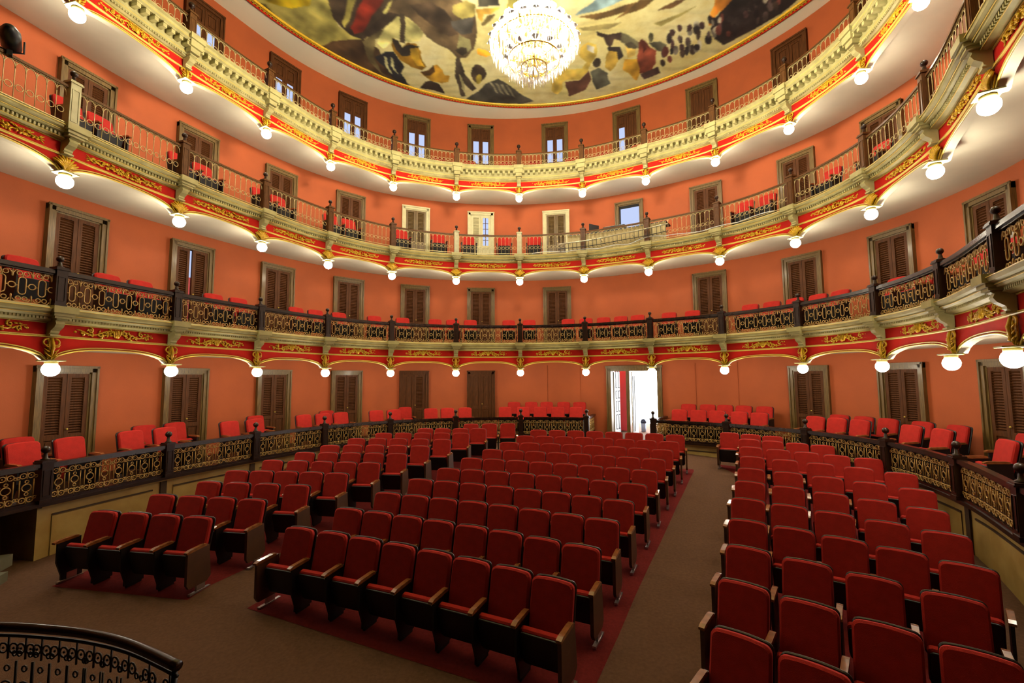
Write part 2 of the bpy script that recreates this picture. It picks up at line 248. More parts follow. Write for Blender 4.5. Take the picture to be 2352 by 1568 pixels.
# painted shapes of the ceiling picture: (sRGB colour, outline in plan metres)
MURAL=[((176,164,84),[(-7.2,11.12),(-4.69,11.14),(-5.12,11.97),(-5.13,12.92),(-4.58,13.42),(-5.99,13.71),(-6.88,12.74)]),((196,168,24),[(-6.82,11.96),(-6.43,11.39),(-5.26,11.4),(-5.67,12.11),(-6.23,12.2),(-6.56,12.11)]),((108,96,44),[(-7.21,11.95),(-6.89,12.03),(-6.8,12.57),(-6.43,13.17),(-6.72,13.22),(-7.09,12.65)]),((62,50,36),[(-5.12,11.97),(-5.17,12.51),(-5.07,12.92),(-4.88,13.24),(-4.58,13.42),(-3.97,12.96),(-3.45,12.52),(-2.95,11.99),(-3.1,11.16),(-4.69,11.14)]),((110,34,20),[(-3.85,11.55),(-3.32,11.55),(-3.56,11.98),(-4.12,12.6),(-4.47,13.1),(-4.77,13.2),(-4.79,12.92),(-4.51,12.43)]),((158,146,72),[(-4.43,11.69),(-4.14,11.69),(-4.73,12.59),(-4.99,12.96),(-5.01,12.75),(-4.7,12.27)]),((196,186,104),[(-3.45,12.03),(-3.27,11.91),(-3.6,12.41),(-3.7,12.36)]),((78,58,36),[(-6.01,13.69),(-5.62,13.48),(-5.04,13.4),(-4.53,13.42),(-4.22,13.84),(-4.18,14.44),(-4.03,14.99),(-3.64,15.62),(-4.22,15.42),(-4.81,14.82),(-5.4,14.39),(-5.82,13.98)]),((104,92,58),[(-4.64,13.49),(-4.1,13.07),(-3.49,12.9),(-3.67,13.11),(-4.21,13.42),(-4.45,14.03),(-4.49,14.87),(-4.21,15.38),(-4.44,15.1),(-4.69,14.44)]),((58,46,34),[(-4.6,13.27),(-3.95,12.68),(-3.31,12.21),(-3.08,12.29),(-3.2,12.52),(-3.83,12.97),(-4.33,13.28)]),((206,196,120),[(-4.21,13.55),(-3.85,13.02),(-3.26,12.51),(-2.96,12.57),(-2.75,12.81),(-2.66,13.15),(-2.82,13.47),(-3.23,13.5),(-3.6,13.32),(-4.08,13.84)]),((98,80,54),[(-3.31,11.98),(-2.14,11.56),(-1.62,11.71),(-1.02,12.3),(-1.0,13.13),(-1.14,13.86),(-1.46,14.22),(-1.75,14.26),(-1.98,13.86),(-2.36,13.57),(-2.61,13.29),(-2.73,12.86),(-2.95,12.53),(-3.24,12.44),(-3.53,12.32)]),((70,56,40),[(-2.84,12.06),(-2.21,11.99),(-1.89,12.3),(-1.64,12.78),(-1.6,13.21),(-1.91,13.3),(-2.25,12.94),(-2.67,12.45)]),((176,160,84),[(-1.62,12.15),(-1.23,11.93),(-0.95,12.12),(-1.0,12.46),(-1.24,12.7),(-1.54,12.54),(-1.68,12.38)]),((74,70,62),[(-1.76,12.7),(-1.09,12.54),(-1.14,13.16),(-1.49,13.23),(-1.73,12.95)]),((128,122,80),[(-1.56,13.21),(-1.25,13.49),(-1.21,13.86),(-1.52,14.14),(-1.69,13.76)]),((60,52,38),[(-1.78,13.9),(-1.55,13.74),(-1.36,13.82),(-1.41,14.02),(-1.59,14.14)]),((150,110,28),[(-3.66,13.32),(-3.51,13.5),(-3.44,13.8),(-3.24,13.54),(-2.98,13.58),(-2.91,13.95),(-2.89,14.35),(-2.84,14.67),(-3.02,14.84),(-3.35,14.66),(-3.64,14.34),(-3.76,13.94),(-3.77,13.61)]),((44,38,30),[(-3.68,13.37),(-3.53,13.43),(-3.43,13.77),(-3.19,13.6),(-2.91,13.71),(-3.08,13.89),(-3.28,14.14),(-3.53,14.16),(-3.68,13.8)]),((190,150,40),[(-3.2,13.77),(-2.99,13.75),(-2.95,14.14),(-2.9,14.67),(-3.13,14.64),(-3.25,14.24)]),((36,38,40),[(-4.44,14.19),(-4.05,13.97),(-3.77,13.98),(-3.64,14.45),(-3.62,14.66),(-3.8,14.99),(-3.73,15.33),(-3.74,15.62),(-4.0,15.47),(-4.16,15.21),(-4.24,14.92),(-4.24,14.65),(-4.37,14.44)]),((186,180,124),[(-4.14,14.15),(-4.07,14.19),(-4.13,14.65),(-4.1,15.1),(-4.19,14.98),(-4.22,14.55)]),((184,178,124),[(-3.94,14.2),(-3.87,14.28),(-3.94,14.7),(-3.91,15.06),(-4.0,14.87),(-4.02,14.55)]),((60,50,36),[(-3.17,12.41),(-3.02,12.41),(-3.33,13.58),(-3.47,13.5)]),((184,138,40),[(-3.1,14.95),(-2.8,14.89),(-2.62,14.63),(-2.45,14.56),(-2.34,14.8),(-2.3,15.12),(-2.08,15.16),(-2.21,15.47),(-2.45,15.54),(-2.75,15.44),(-2.94,15.23)]),((80,56,24),[(-3.07,14.93),(-2.8,14.86),(-2.59,14.6),(-2.58,14.89),(-2.77,15.11),(-3.0,15.11)]),((54,44,34),[(-3.01,15.44),(-2.82,15.39),(-2.54,15.58),(-2.43,16.14),(-2.76,15.98),(-3.3,15.77)]),((74,64,50),[(-1.79,14.22),(-1.67,14.26),(-1.6,15.01),(-1.21,15.84),(-1.38,15.99),(-1.68,15.5),(-1.75,15.84),(-1.64,16.27),(-1.84,16.33),(-1.91,15.59),(-1.92,14.89)]),((150,142,96),[(-1.77,15.01),(-1.69,15.24),(-1.64,15.97),(-1.78,15.84)]),((72,58,42),[(-0.86,15.04),(-0.93,15.32),(-1.07,15.5),(-1.24,15.5),(-1.35,15.32),(-1.38,15.03),(-1.3,14.76),(-1.16,14.6),(-1.01,14.6),(-0.89,14.77)]),((196,172,64),[(-1.02,15.31),(-1.06,15.51),(-1.15,15.6),(-1.22,15.51),(-1.23,15.31),(-1.19,15.12),(-1.1,15.04),(-1.04,15.12)]),((72,70,60),[(-1.65,16.46),(-1.16,16.0),(-0.9,15.6),(-0.42,15.32),(-0.11,15.61),(0.45,16.24),(0.89,16.65),(0.46,16.81),(-0.38,16.75),(-1.21,16.68)]),((158,150,116),[(-0.75,15.51),(-0.66,15.51),(-0.43,16.16),(-0.55,16.05)]),((158,150,116),[(-0.56,15.56),(-0.47,15.56),(-0.22,16.24),(-0.34,16.13)]),((158,150,116),[(-0.38,15.61),(-0.28,15.61),(-0.0,16.32),(-0.13,16.21)]),((158,150,116),[(-0.19,15.66),(-0.1,15.66),(0.21,16.4),(0.08,16.29)]),((214,166,66),[(-0.95,12.3),(-0.26,12.19),(-0.52,12.43),(-0.77,12.46),(-0.84,12.72),(-0.95,12.62)]),((230,158,44),[(-1.03,13.83),(-0.79,13.89),(-0.58,14.11),(-0.81,14.2),(-1.04,14.1)]),((74,70,56),[(-0.87,11.71),(-0.28,11.72),(-0.31,12.14),(-0.88,12.2)]),((152,142,66),[(-0.1,12.19),(-0.01,11.86),(0.26,11.86),(0.44,12.24),(0.45,12.57),(0.01,12.57)]),((120,104,60),[(-0.87,12.79),(-0.65,12.5),(-0.39,12.43),(-0.6,12.71),(-0.8,12.87)]),((126,150,150),[(1.87,12.5),(2.11,12.27),(2.48,11.88),(3.33,11.89),(2.91,12.18),(2.51,12.36)]),((98,74,38),[(2.0,12.55),(2.77,12.41),(3.34,12.16),(3.84,11.97),(3.51,12.34),(2.93,12.59),(2.54,12.68)]),((110,82,40),[(3.11,12.69),(3.41,12.47),(3.86,12.25),(4.04,11.95),(3.66,11.98),(3.36,12.37)]),((92,66,36),[(4.24,12.36),(4.64,11.99),(4.93,11.96),(4.64,12.27)]),((156,140,84),[(2.09,12.98),(2.6,12.9),(3.36,12.76),(3.02,13.02),(2.25,13.12)]),((140,126,70),[(4.3,12.86),(4.73,12.6),(5.34,12.2),(4.98,12.57),(4.58,12.93)]),((208,178,78),[(1.45,15.5),(1.56,15.04),(1.91,14.82),(2.48,14.83),(2.58,14.51),(2.27,14.19),(2.28,13.8),(2.46,13.59),(2.75,13.67),(2.85,14.0),(2.77,14.4),(2.71,14.94),(2.44,15.35),(1.98,15.41),(1.86,15.53),(1.93,15.88),(1.75,16.23),(1.54,16.02)]),((230,224,196),[(2.46,13.7),(2.73,13.78),(2.75,14.08),(2.53,13.94)]),((92,62,48),[(1.97,15.53),(2.45,15.4),(2.72,14.94),(2.86,15.4),(2.78,15.94),(2.23,16.37),(2.09,15.95)]),((74,64,50),[(3.05,14.53),(3.05,14.67),(3.0,14.75),(2.92,14.75),(2.84,14.67),(2.79,14.53),(2.79,14.39),(2.84,14.31),(2.92,14.31),(3.0,14.39)]),((92,92,76),[(2.78,14.99),(3.04,14.77),(3.38,15.06),(3.58,15.65),(3.16,15.94),(2.93,15.52)]),((60,46,36),[(2.63,13.11),(3.01,13.29),(3.39,13.18),(3.57,13.53),(3.27,13.45),(3.19,13.83),(3.03,13.71),(2.9,13.39),(2.68,13.28)]),((104,98,72),[(3.4,13.2),(3.69,13.31),(4.06,13.61),(4.13,13.87),(3.73,13.72),(3.52,13.56)]),((190,154,64),[(3.16,14.0),(3.54,13.87),(3.66,14.21),(3.59,14.64),(3.44,14.97),(3.22,14.72)]),((46,40,36),[(3.07,13.79),(3.52,13.79),(3.72,14.21),(3.63,14.43),(3.46,14.02),(3.14,13.96)]),((214,184,92),[(3.67,13.72),(4.02,13.78),(4.1,14.19),(3.89,14.31)]),((76,70,54),[(3.63,13.68),(3.84,13.6),(4.05,13.78),(4.02,13.87),(3.76,13.83)]),((214,164,52),[(3.8,14.35),(4.32,14.35),(4.55,14.96),(4.51,15.46),(4.15,15.09),(3.88,14.86)]),((132,66,46),[(4.05,13.62),(4.14,13.46),(4.35,13.63),(4.47,13.82),(4.73,13.96),(4.88,14.53),(4.87,14.96),(4.53,15.09),(4.24,14.31)]),((90,40,30),[(4.16,13.68),(4.25,13.61),(4.38,13.88),(4.36,14.07)]),((82,62,56),[(4.56,15.12),(5.02,14.74),(5.23,15.05),(4.77,15.42)]),((110,104,72),[(4.49,13.41),(4.51,13.53),(4.49,13.6),(4.44,13.6),(4.38,13.52),(4.33,13.41),(4.31,13.29),(4.33,13.22),(4.38,13.22),(4.44,13.29)]),((112,108,84),[(4.39,13.63),(4.72,13.57),(4.98,13.73),(4.94,14.04),(4.75,13.96)]),((206,128,42),[(5.7,11.76),(6.31,11.77),(6.45,12.29),(6.38,12.54),(6.26,12.54),(6.04,12.36),(6.06,12.68),(6.07,12.95),(5.96,12.91),(5.87,12.52),(5.83,12.24)]),((40,34,32),[(6.07,12.44),(6.37,11.77),(8.18,11.78),(7.89,12.53),(7.18,13.41),(6.82,13.74),(6.39,13.46),(6.08,13.05),(6.15,12.68)]),((36,32,32),[(5.57,13.13),(5.58,13.21),(5.54,13.25),(5.47,13.21),(5.42,13.13),(5.41,13.05),(5.45,13.02),(5.52,13.05)]),((96,80,74),[(5.14,14.09),(5.16,14.25),(5.11,14.31),(5.01,14.25),(4.93,14.08),(4.91,13.93),(4.96,13.86),(5.05,13.93)]),((96,80,74),[(5.72,13.6),(5.76,13.76),(5.71,13.82),(5.62,13.76),(5.53,13.6),(5.5,13.45),(5.54,13.38),(5.63,13.45)]),((62,50,42),[(6.01,13.95),(6.05,14.11),(6.0,14.18),(5.9,14.11),(5.8,13.94),(5.77,13.78),(5.82,13.72),(5.92,13.79)]),((96,80,74),[(7.05,12.11),(7.1,12.24),(7.08,12.3),(7.01,12.24),(6.92,12.11),(6.87,11.98),(6.89,11.93),(6.96,11.99)]),((44,38,36),[(7.75,12.38),(7.8,12.5),(7.77,12.55),(7.68,12.5),(7.59,12.38),(7.55,12.26),(7.58,12.21),(7.66,12.26)]),((110,60,50),[(6.31,12.65),(6.36,12.8),(6.34,12.86),(6.27,12.8),(6.18,12.65),(6.14,12.51),(6.16,12.45),(6.23,12.51)]),((96,80,74),[(7.43,12.74),(7.47,12.84),(7.45,12.87),(7.39,12.83),(7.33,12.74),(7.29,12.65),(7.31,12.61),(7.37,12.65)]),((44,38,36),[(6.89,12.39),(6.91,12.49),(6.88,12.53),(6.8,12.49),(6.72,12.39),(6.7,12.29),(6.73,12.25),(6.81,12.29)]),((62,50,42),[(5.42,13.5),(5.45,13.62),(5.42,13.67),(5.36,13.62),(5.3,13.5),(5.28,13.38),(5.3,13.33),(5.36,13.38)]),((110,60,50),[(7.65,12.03),(7.7,12.14),(7.69,12.19),(7.62,12.14),(7.54,12.03),(7.49,11.92),(7.5,11.87),(7.57,11.92)]),((110,60,50),[(5.39,14.39),(5.41,14.51),(5.38,14.56),(5.31,14.51),(5.24,14.38),(5.22,14.26),(5.26,14.21),(5.33,14.26)]),((120,112,96),[(6.97,12.32),(6.99,12.39),(6.96,12.42),(6.91,12.39),(6.86,12.32),(6.84,12.25),(6.86,12.22),(6.91,12.25)]),((120,112,96),[(5.8,13.83),(5.85,14.0),(5.83,14.07),(5.76,14.0),(5.68,13.83),(5.63,13.66),(5.65,13.59),(5.72,13.66)]),((190,180,150),[(5.71,12.94),(5.74,13.09),(5.7,13.15),(5.61,13.09),(5.53,12.94),(5.5,12.8),(5.53,12.74),(5.62,12.8)]),((44,38,36),[(7.67,12.29),(7.73,12.43),(7.71,12.49),(7.63,12.43),(7.54,12.29),(7.48,12.15),(7.49,12.1),(7.57,12.15)]),((84,60,58),[(7.09,12.35),(7.11,12.43),(7.08,12.46),(7.02,12.43),(6.96,12.34),(6.93,12.26),(6.96,12.23),(7.02,12.26)]),((36,32,32),[(6.15,12.74),(6.17,12.82),(6.12,12.86),(6.05,12.82),(5.99,12.74),(5.98,12.65),(6.02,12.62),(6.09,12.66)]),((44,38,36),[(6.59,12.69),(6.61,12.79),(6.57,12.83),(6.48,12.79),(6.41,12.69),(6.39,12.59),(6.43,12.55),(6.52,12.59)]),((120,112,96),[(5.72,13.01),(5.73,13.1),(5.69,13.14),(5.63,13.1),(5.57,13.01),(5.55,12.92),(5.59,12.88),(5.66,12.92)]),((48,42,40),[(5.06,13.46),(5.09,13.63),(5.05,13.7),(4.97,13.63),(4.89,13.46),(4.86,13.3),(4.89,13.23),(4.98,13.3)]),((44,38,36),[(6.72,12.79),(6.77,12.94),(6.76,12.99),(6.69,12.93),(6.61,12.79),(6.56,12.66),(6.57,12.6),(6.64,12.66)]),((120,112,96),[(6.1,13.93),(6.12,14.04),(6.08,14.08),(6.0,14.04),(5.94,13.93),(5.92,13.82),(5.96,13.78),(6.04,13.83)]),((36,32,32),[(6.02,12.71),(6.05,12.84),(6.02,12.89),(5.94,12.84),(5.87,12.71),(5.84,12.59),(5.87,12.54),(5.94,12.59)]),((120,112,96),[(6.11,12.84),(6.14,12.94),(6.12,12.98),(6.06,12.94),(6.01,12.84),(5.98,12.75),(6.0,12.71),(6.06,12.75)]),((120,112,96),[(5.63,13.22),(5.65,13.32),(5.61,13.36),(5.54,13.32),(5.48,13.22),(5.46,13.12),(5.5,13.08),(5.57,13.12)]),((190,180,150),[(6.15,13.74),(6.2,13.92),(6.17,13.99),(6.08,13.92),(5.98,13.74),(5.93,13.57),(5.97,13.5),(6.06,13.57)]),((62,50,42),[(6.37,13.58),(6.38,13.66),(6.34,13.7),(6.27,13.66),(6.2,13.57),(6.19,13.49),(6.23,13.45),(6.31,13.49)]),((48,42,40),[(5.81,13.99),(5.84,14.14),(5.81,14.2),(5.73,14.14),(5.66,13.99),(5.62,13.84),(5.65,13.78),(5.73,13.84)]),((36,32,32),[(7.27,12.5),(7.31,12.62),(7.28,12.67),(7.2,12.62),(7.11,12.5),(7.07,12.38),(7.1,12.34),(7.18,12.39)]),((36,32,32),[(6.84,12.39),(6.85,12.46),(6.79,12.49),(6.71,12.46),(6.64,12.39),(6.63,12.32),(6.69,12.29),(6.77,12.32)]),((44,38,36),[(7.85,12.46),(7.87,12.54),(7.82,12.57),(7.73,12.54),(7.66,12.46),(7.64,12.38),(7.69,12.35),(7.78,12.38)]),((62,50,42),[(7.69,12.21),(7.73,12.33),(7.69,12.38),(7.6,12.33),(7.51,12.21),(7.47,12.09),(7.5,12.04),(7.6,12.09)]),((36,32,32),[(6.37,13.01),(6.38,13.11),(6.32,13.14),(6.23,13.1),(6.16,13.01),(6.15,12.92),(6.21,12.88),(6.3,12.92)]),((62,50,42),[(5.22,14.56),(5.23,14.67),(5.18,14.72),(5.1,14.67),(5.03,14.55),(5.02,14.44),(5.07,14.39),(5.15,14.44)]),((36,32,32),[(6.31,13.46),(6.34,13.59),(6.29,13.64),(6.19,13.58),(6.11,13.45),(6.08,13.33),(6.13,13.28),(6.23,13.33)]),((190,180,150),[(7.25,11.98),(7.29,12.1),(7.27,12.15),(7.18,12.1),(7.09,11.98),(7.05,11.86),(7.08,11.81),(7.16,11.86)]),((84,60,58),[(7.42,12.11),(7.46,12.22),(7.45,12.27),(7.39,12.22),(7.31,12.11),(7.27,12.0),(7.28,11.96),(7.34,12.0)]),((48,42,40),[(6.56,13.35),(6.58,13.43),(6.56,13.47),(6.5,13.43),(6.45,13.35),(6.43,13.27),(6.45,13.23),(6.51,13.27)]),((96,80,74),[(7.6,12.59),(7.65,12.72),(7.61,12.78),(7.51,12.72),(7.41,12.59),(7.37,12.45),(7.4,12.4),(7.5,12.45)]),((36,32,32),[(5.3,13.92),(5.34,14.1),(5.32,14.18),(5.24,14.1),(5.16,13.92),(5.12,13.75),(5.14,13.68),(5.21,13.75)]),((36,32,32),[(6.24,13.46),(6.27,13.55),(6.24,13.59),(6.18,13.55),(6.12,13.46),(6.11,13.37),(6.13,13.34),(6.19,13.37)]),((36,32,32),[(6.93,13.09),(6.98,13.22),(6.95,13.28),(6.87,13.22),(6.78,13.09),(6.74,12.95),(6.77,12.9),(6.85,12.95)]),((120,112,96),[(6.37,13.21),(6.41,13.37),(6.38,13.43),(6.29,13.37),(6.19,13.21),(6.15,13.05),(6.18,12.99),(6.27,13.05)]),((48,42,40),[(6.22,12.65),(6.24,12.74),(6.21,12.77),(6.14,12.73),(6.08,12.65),(6.07,12.57),(6.1,12.54),(6.17,12.57)]),((44,38,36),[(6.92,12.4),(6.92,12.47),(6.87,12.5),(6.78,12.47),(6.72,12.4),(6.71,12.33),(6.77,12.31),(6.85,12.33)]),((84,60,58),[(5.6,13.84),(5.63,13.97),(5.58,14.03),(5.5,13.97),(5.43,13.84),(5.41,13.71),(5.45,13.66),(5.53,13.71)]),((84,60,58),[(6.99,12.52),(7.02,12.62),(6.98,12.67),(6.91,12.62),(6.83,12.52),(6.8,12.42),(6.84,12.38),(6.91,12.42)]),((48,42,40),[(5.81,13.13),(5.83,13.26),(5.78,13.32),(5.68,13.26),(5.6,13.13),(5.58,13.01),(5.63,12.95),(5.73,13.01)]),((44,38,36),[(6.97,12.71),(7.01,12.85),(6.97,12.9),(6.87,12.85),(6.77,12.71),(6.74,12.58),(6.78,12.53),(6.87,12.58)]),((110,60,50),[(6.82,13.25),(6.84,13.34),(6.81,13.38),(6.73,13.34),(6.67,13.25),(6.65,13.16),(6.69,13.13),(6.76,13.16)]),((44,38,36),[(7.04,12.31),(7.07,12.39),(7.05,12.42),(6.99,12.39),(6.93,12.31),(6.91,12.23),(6.93,12.2),(6.99,12.23)]),((44,38,36),[(7.08,12.08),(7.12,12.2),(7.08,12.25),(6.99,12.2),(6.91,12.08),(6.87,11.97),(6.91,11.92),(7.0,11.97)]),((48,42,40),[(7.19,11.87),(7.22,11.96),(7.19,11.99),(7.13,11.96),(7.06,11.87),(7.03,11.78),(7.06,11.75),(7.12,11.78)]),((62,50,42),[(5.72,14.09),(5.75,14.25),(5.71,14.31),(5.63,14.25),(5.54,14.09),(5.51,13.93),(5.55,13.86),(5.63,13.93)]),((84,60,58),[(5.23,13.72),(5.26,13.85),(5.24,13.91),(5.17,13.85),(5.1,13.71),(5.08,13.58),(5.1,13.53),(5.17,13.58)]),((84,60,58),[(6.48,13.05),(6.53,13.21),(6.49,13.27),(6.39,13.21),(6.3,13.05),(6.25,12.89),(6.29,12.83),(6.38,12.89)]),((120,112,96),[(5.46,13.97),(5.49,14.13),(5.45,14.2),(5.36,14.13),(5.27,13.97),(5.24,13.8),(5.28,13.74),(5.37,13.8)]),((36,32,32),[(6.13,13.83),(6.14,13.94),(6.08,13.98),(5.99,13.94),(5.91,13.83),(5.9,13.73),(5.96,13.69),(6.05,13.73)]),((190,180,150),[(6.29,12.73),(6.31,12.82),(6.29,12.86),(6.22,12.82),(6.16,12.72),(6.14,12.63),(6.16,12.59),(6.23,12.63)]),((36,32,32),[(7.01,13.19),(7.06,13.35),(7.04,13.41),(6.95,13.35),(6.85,13.18),(6.79,13.03),(6.82,12.96),(6.91,13.03)]),((62,50,42),[(5.91,13.3),(5.95,13.46),(5.93,13.52),(5.86,13.46),(5.77,13.3),(5.73,13.15),(5.75,13.08),(5.83,13.15)]),((190,180,150),[(6.36,13.11),(6.39,13.22),(6.36,13.27),(6.28,13.22),(6.21,13.11),(6.19,13.0),(6.22,12.96),(6.29,13.01)]),((110,60,50),[(5.16,14.02),(5.19,14.21),(5.13,14.28),(5.03,14.2),(4.93,14.02),(4.91,13.84),(4.96,13.77),(5.06,13.84)]),((96,80,74),[(7.55,12.24),(7.59,12.37),(7.55,12.42),(7.46,12.37),(7.36,12.24),(7.32,12.12),(7.36,12.07),(7.45,12.12)]),((110,60,50),[(6.49,13.14),(6.52,13.28),(6.48,13.34),(6.38,13.28),(6.29,13.14),(6.25,13.0),(6.3,12.94),(6.4,13.0)]),((96,80,74),[(5.36,13.46),(5.37,13.54),(5.34,13.57),(5.29,13.54),(5.24,13.45),(5.23,13.37),(5.26,13.34),(5.31,13.37)]),((96,80,74),[(6.19,13.26),(6.21,13.36),(6.19,13.4),(6.14,13.36),(6.08,13.26),(6.05,13.16),(6.07,13.12),(6.13,13.16)]),((44,38,36),[(6.93,12.21),(6.99,12.34),(6.97,12.4),(6.89,12.34),(6.81,12.21),(6.76,12.08),(6.78,12.03),(6.85,12.08)]),((48,42,40),[(6.88,12.78),(6.91,12.91),(6.88,12.96),(6.78,12.9),(6.7,12.78),(6.66,12.66),(6.7,12.61),(6.79,12.66)]),((66,48,44),[(5.07,13.23),(5.09,13.35),(5.04,13.39),(4.97,13.35),(4.91,13.23),(4.89,13.12),(4.93,13.07),(5.01,13.12)]),((66,48,44),[(5.23,13.04),(5.24,13.15),(5.2,13.2),(5.13,13.15),(5.07,13.04),(5.05,12.93),(5.09,12.89),(5.16,12.93)]),((66,48,44),[(5.54,13.03),(5.56,13.14),(5.52,13.18),(5.44,13.14),(5.38,13.03),(5.36,12.92),(5.4,12.87),(5.47,12.92)]),((66,48,44),[(5.85,12.95),(5.87,13.05),(5.83,13.1),(5.76,13.05),(5.69,12.94),(5.67,12.84),(5.71,12.79),(5.78,12.84)])]

# ---------------------------------------------------------------- tiers (heights relative to the eye)
TIERS = {
 'B1': dict(nm='lowest balcony', spring=.36, crown=.575, soff=.62, gold=.76, friT=1.0, top=1.24, col='frieze'),
 'B2': dict(nm='middle balcony', spring=3.60, crown=3.83, soff=3.86, gold=3.92, friT=4.16, top=4.39, col='frieze'),
 'B3': dict(nm='top balcony', spring=6.66, crown=6.86, soff=6.97, gold=6.95, friT=7.17, top=7.64, col='frieze'),
}
RAILS = {
 'G':  dict(nm='ground floor parapet', base=-1.97, i0=-1.93, i1=-1.41, rt=-1.33, cap=-1.28, fin=-1.05, wood='darkpost', iron='irondark'),
 'B1': dict(nm='lowest balcony', base=1.24, i0=1.26, i1=1.79, rt=1.88, cap=1.93, fin=2.13, wood='darkpost', iron='iron'),
 'B2': dict(nm='middle balcony', base=4.39, i0=4.47, i1=5.09, rt=5.14, cap=5.24, fin=5.45, wood='post', iron='iron2'),
 'B3': dict(nm='top balcony', base=7.64, i0=7.70, i1=8.14, rt=8.18, cap=8.28, fin=8.53, wood='post', iron='iron2'),
}
DOOR_T = [.63, 1.69, 2.77, 3.66, 4.5, 5.42, 6.52, 7.54, 8.64, 9.63, 10.46, 11.28]

# ---------------------------------------------------------------- setting: floor
mb = MB(); n = 12
xs = [-12+24*i/n for i in range(n+1)]; ys = [-2+22*i/n for i in range(n+1)]
mb.add([(x, y, floor_z(x, y)+ZC) for y in ys for x in xs], [(j*(n+1)+i, j*(n+1)+i+1, (j+1)*(n+1)+i+1, (j+1)*(n+1)+i) for j in range(n) for i in range(n)])
floor = tag(link('floor', mb.mesh('floor', M['carpet'])), 'gently raked brown carpet floor of the stalls', kind='structure')

# wall behind all tiers, with the doorway hole
mb = MB(); DA, DB, DT = 7.54-.345, 7.54+.345, .42
for a, b, z0, z1 in ((T0, DA, -3.6, 10.6), (DA, DB, DT, 10.6), (DB, T1, -3.6, 10.6)):
    sweep(mb, [(WALL, z0), (WALL, z1)], a, b, max(3, int((b-a)*8)), smooth=True)
for t in (DA, DB):   # reveals of the open doorway
    a = C(t, WALL); b = C(t, WALL+.3); mb.add([(a[0],a[1],-3.6+ZC),(b[0],b[1],-3.6+ZC),(b[0],b[1],DT+ZC),(a[0],a[1],DT+ZC)], [(0,1,2,3)])
tag(link('wall_back', mb.mesh('wall_back', M['wall'])), 'curved terracotta painted wall rising behind every tier', kind='structure')

# ground boxes floor, ochre base wall with panels
def gseg(): return ((0., 7.02), (7.98, T1))
mb = MB()
for a, b in ((-1.9, 7.02), (7.98, T1)): sweep(mb, [(-.08, -2.03), (-.08, -1.97), (WALL, -1.97), (WALL, -2.03)], a, b, seg(a, b), closed=True, caps=True)
tag(link('box_floor', mb.mesh('box_floor', M['darkpost'])), 'dark timber floor of the ground level boxes', kind='structure')
BW = .06
bw = thing('wall_base', 'ochre panelled base wall under the ground parapet', None, kind='structure')
mb = MB()
for a, b in gseg():
    sweep(mb, [(BW, -3.5), (BW, -2.03)], a, b, seg(a, b), smooth=True)
    sweep(mb, [(BW, -2.06), (-.03, -2.06), (-.05, -2.03)], a, b, seg(a, b))
for t in (0., 7.02, 7.98):
    a = C(t, BW); b = C(t, WALL); mb.add([(a[0],a[1],-3.5+ZC),(b[0],b[1],-3.5+ZC),(b[0],b[1],-2.03+ZC),(a[0],a[1],-2.03+ZC)], [(0,1,2,3)], 0)
link('base_wall_face', mb.mesh('base_wall_face', M['base']), bw)
for i in list(range(0, 7))+list(range(8, 15)):    # one raised panel per bay, its moulding and the pilaster strip
    a, b = i+.1, i+.9; m2 = MB()
    sweep(m2, [(BW, -2.20), (BW-.022, -2.20), (BW-.022, -2.225), (BW, -2.225)], a, b, 8)
    link('panel_moulding', m2.mesh('panel_moulding', M['groove']), bw)
    m2 = MB(); sweep(m2, [(BW, -3.4), (BW-.015, -3.4), (BW-.015, -2.24), (BW, -2.24)], a, b, 8)
    link('panel', m2.mesh('panel', M['base']), bw)
for i in range(1, 15):
    if i == 8: continue
    m2 = MB(); sweep(m2, [(BW, -3.45), (BW-.03, -3.45), (BW-.03, -2.07), (BW, -2.07)], i-.03, i+.03, 1, caps=True)
    link('pilaster_strip', m2.mesh('pilaster_strip', M['groove']), bw)

# thin conduits on the ground wall beside the open door
for k, t in enumerate((6.37, 6.82, 8.42, 8.9)):
    m2 = MB(); sweep(m2, [(WALL-.012, -1.9), (WALL-.012, .45)], t-.003, t+.003, 1)
    m2 = MB(); x, y = C(t, WALL-.012); m2.tube([(x, y, -1.95+ZC), (x, y, .5+ZC)], .009, 6)
    tag(link('trim_%d' % (k+1), m2.mesh('conduit', M['wall'])), 'thin vertical conduit painted like the wall', kind='structure')

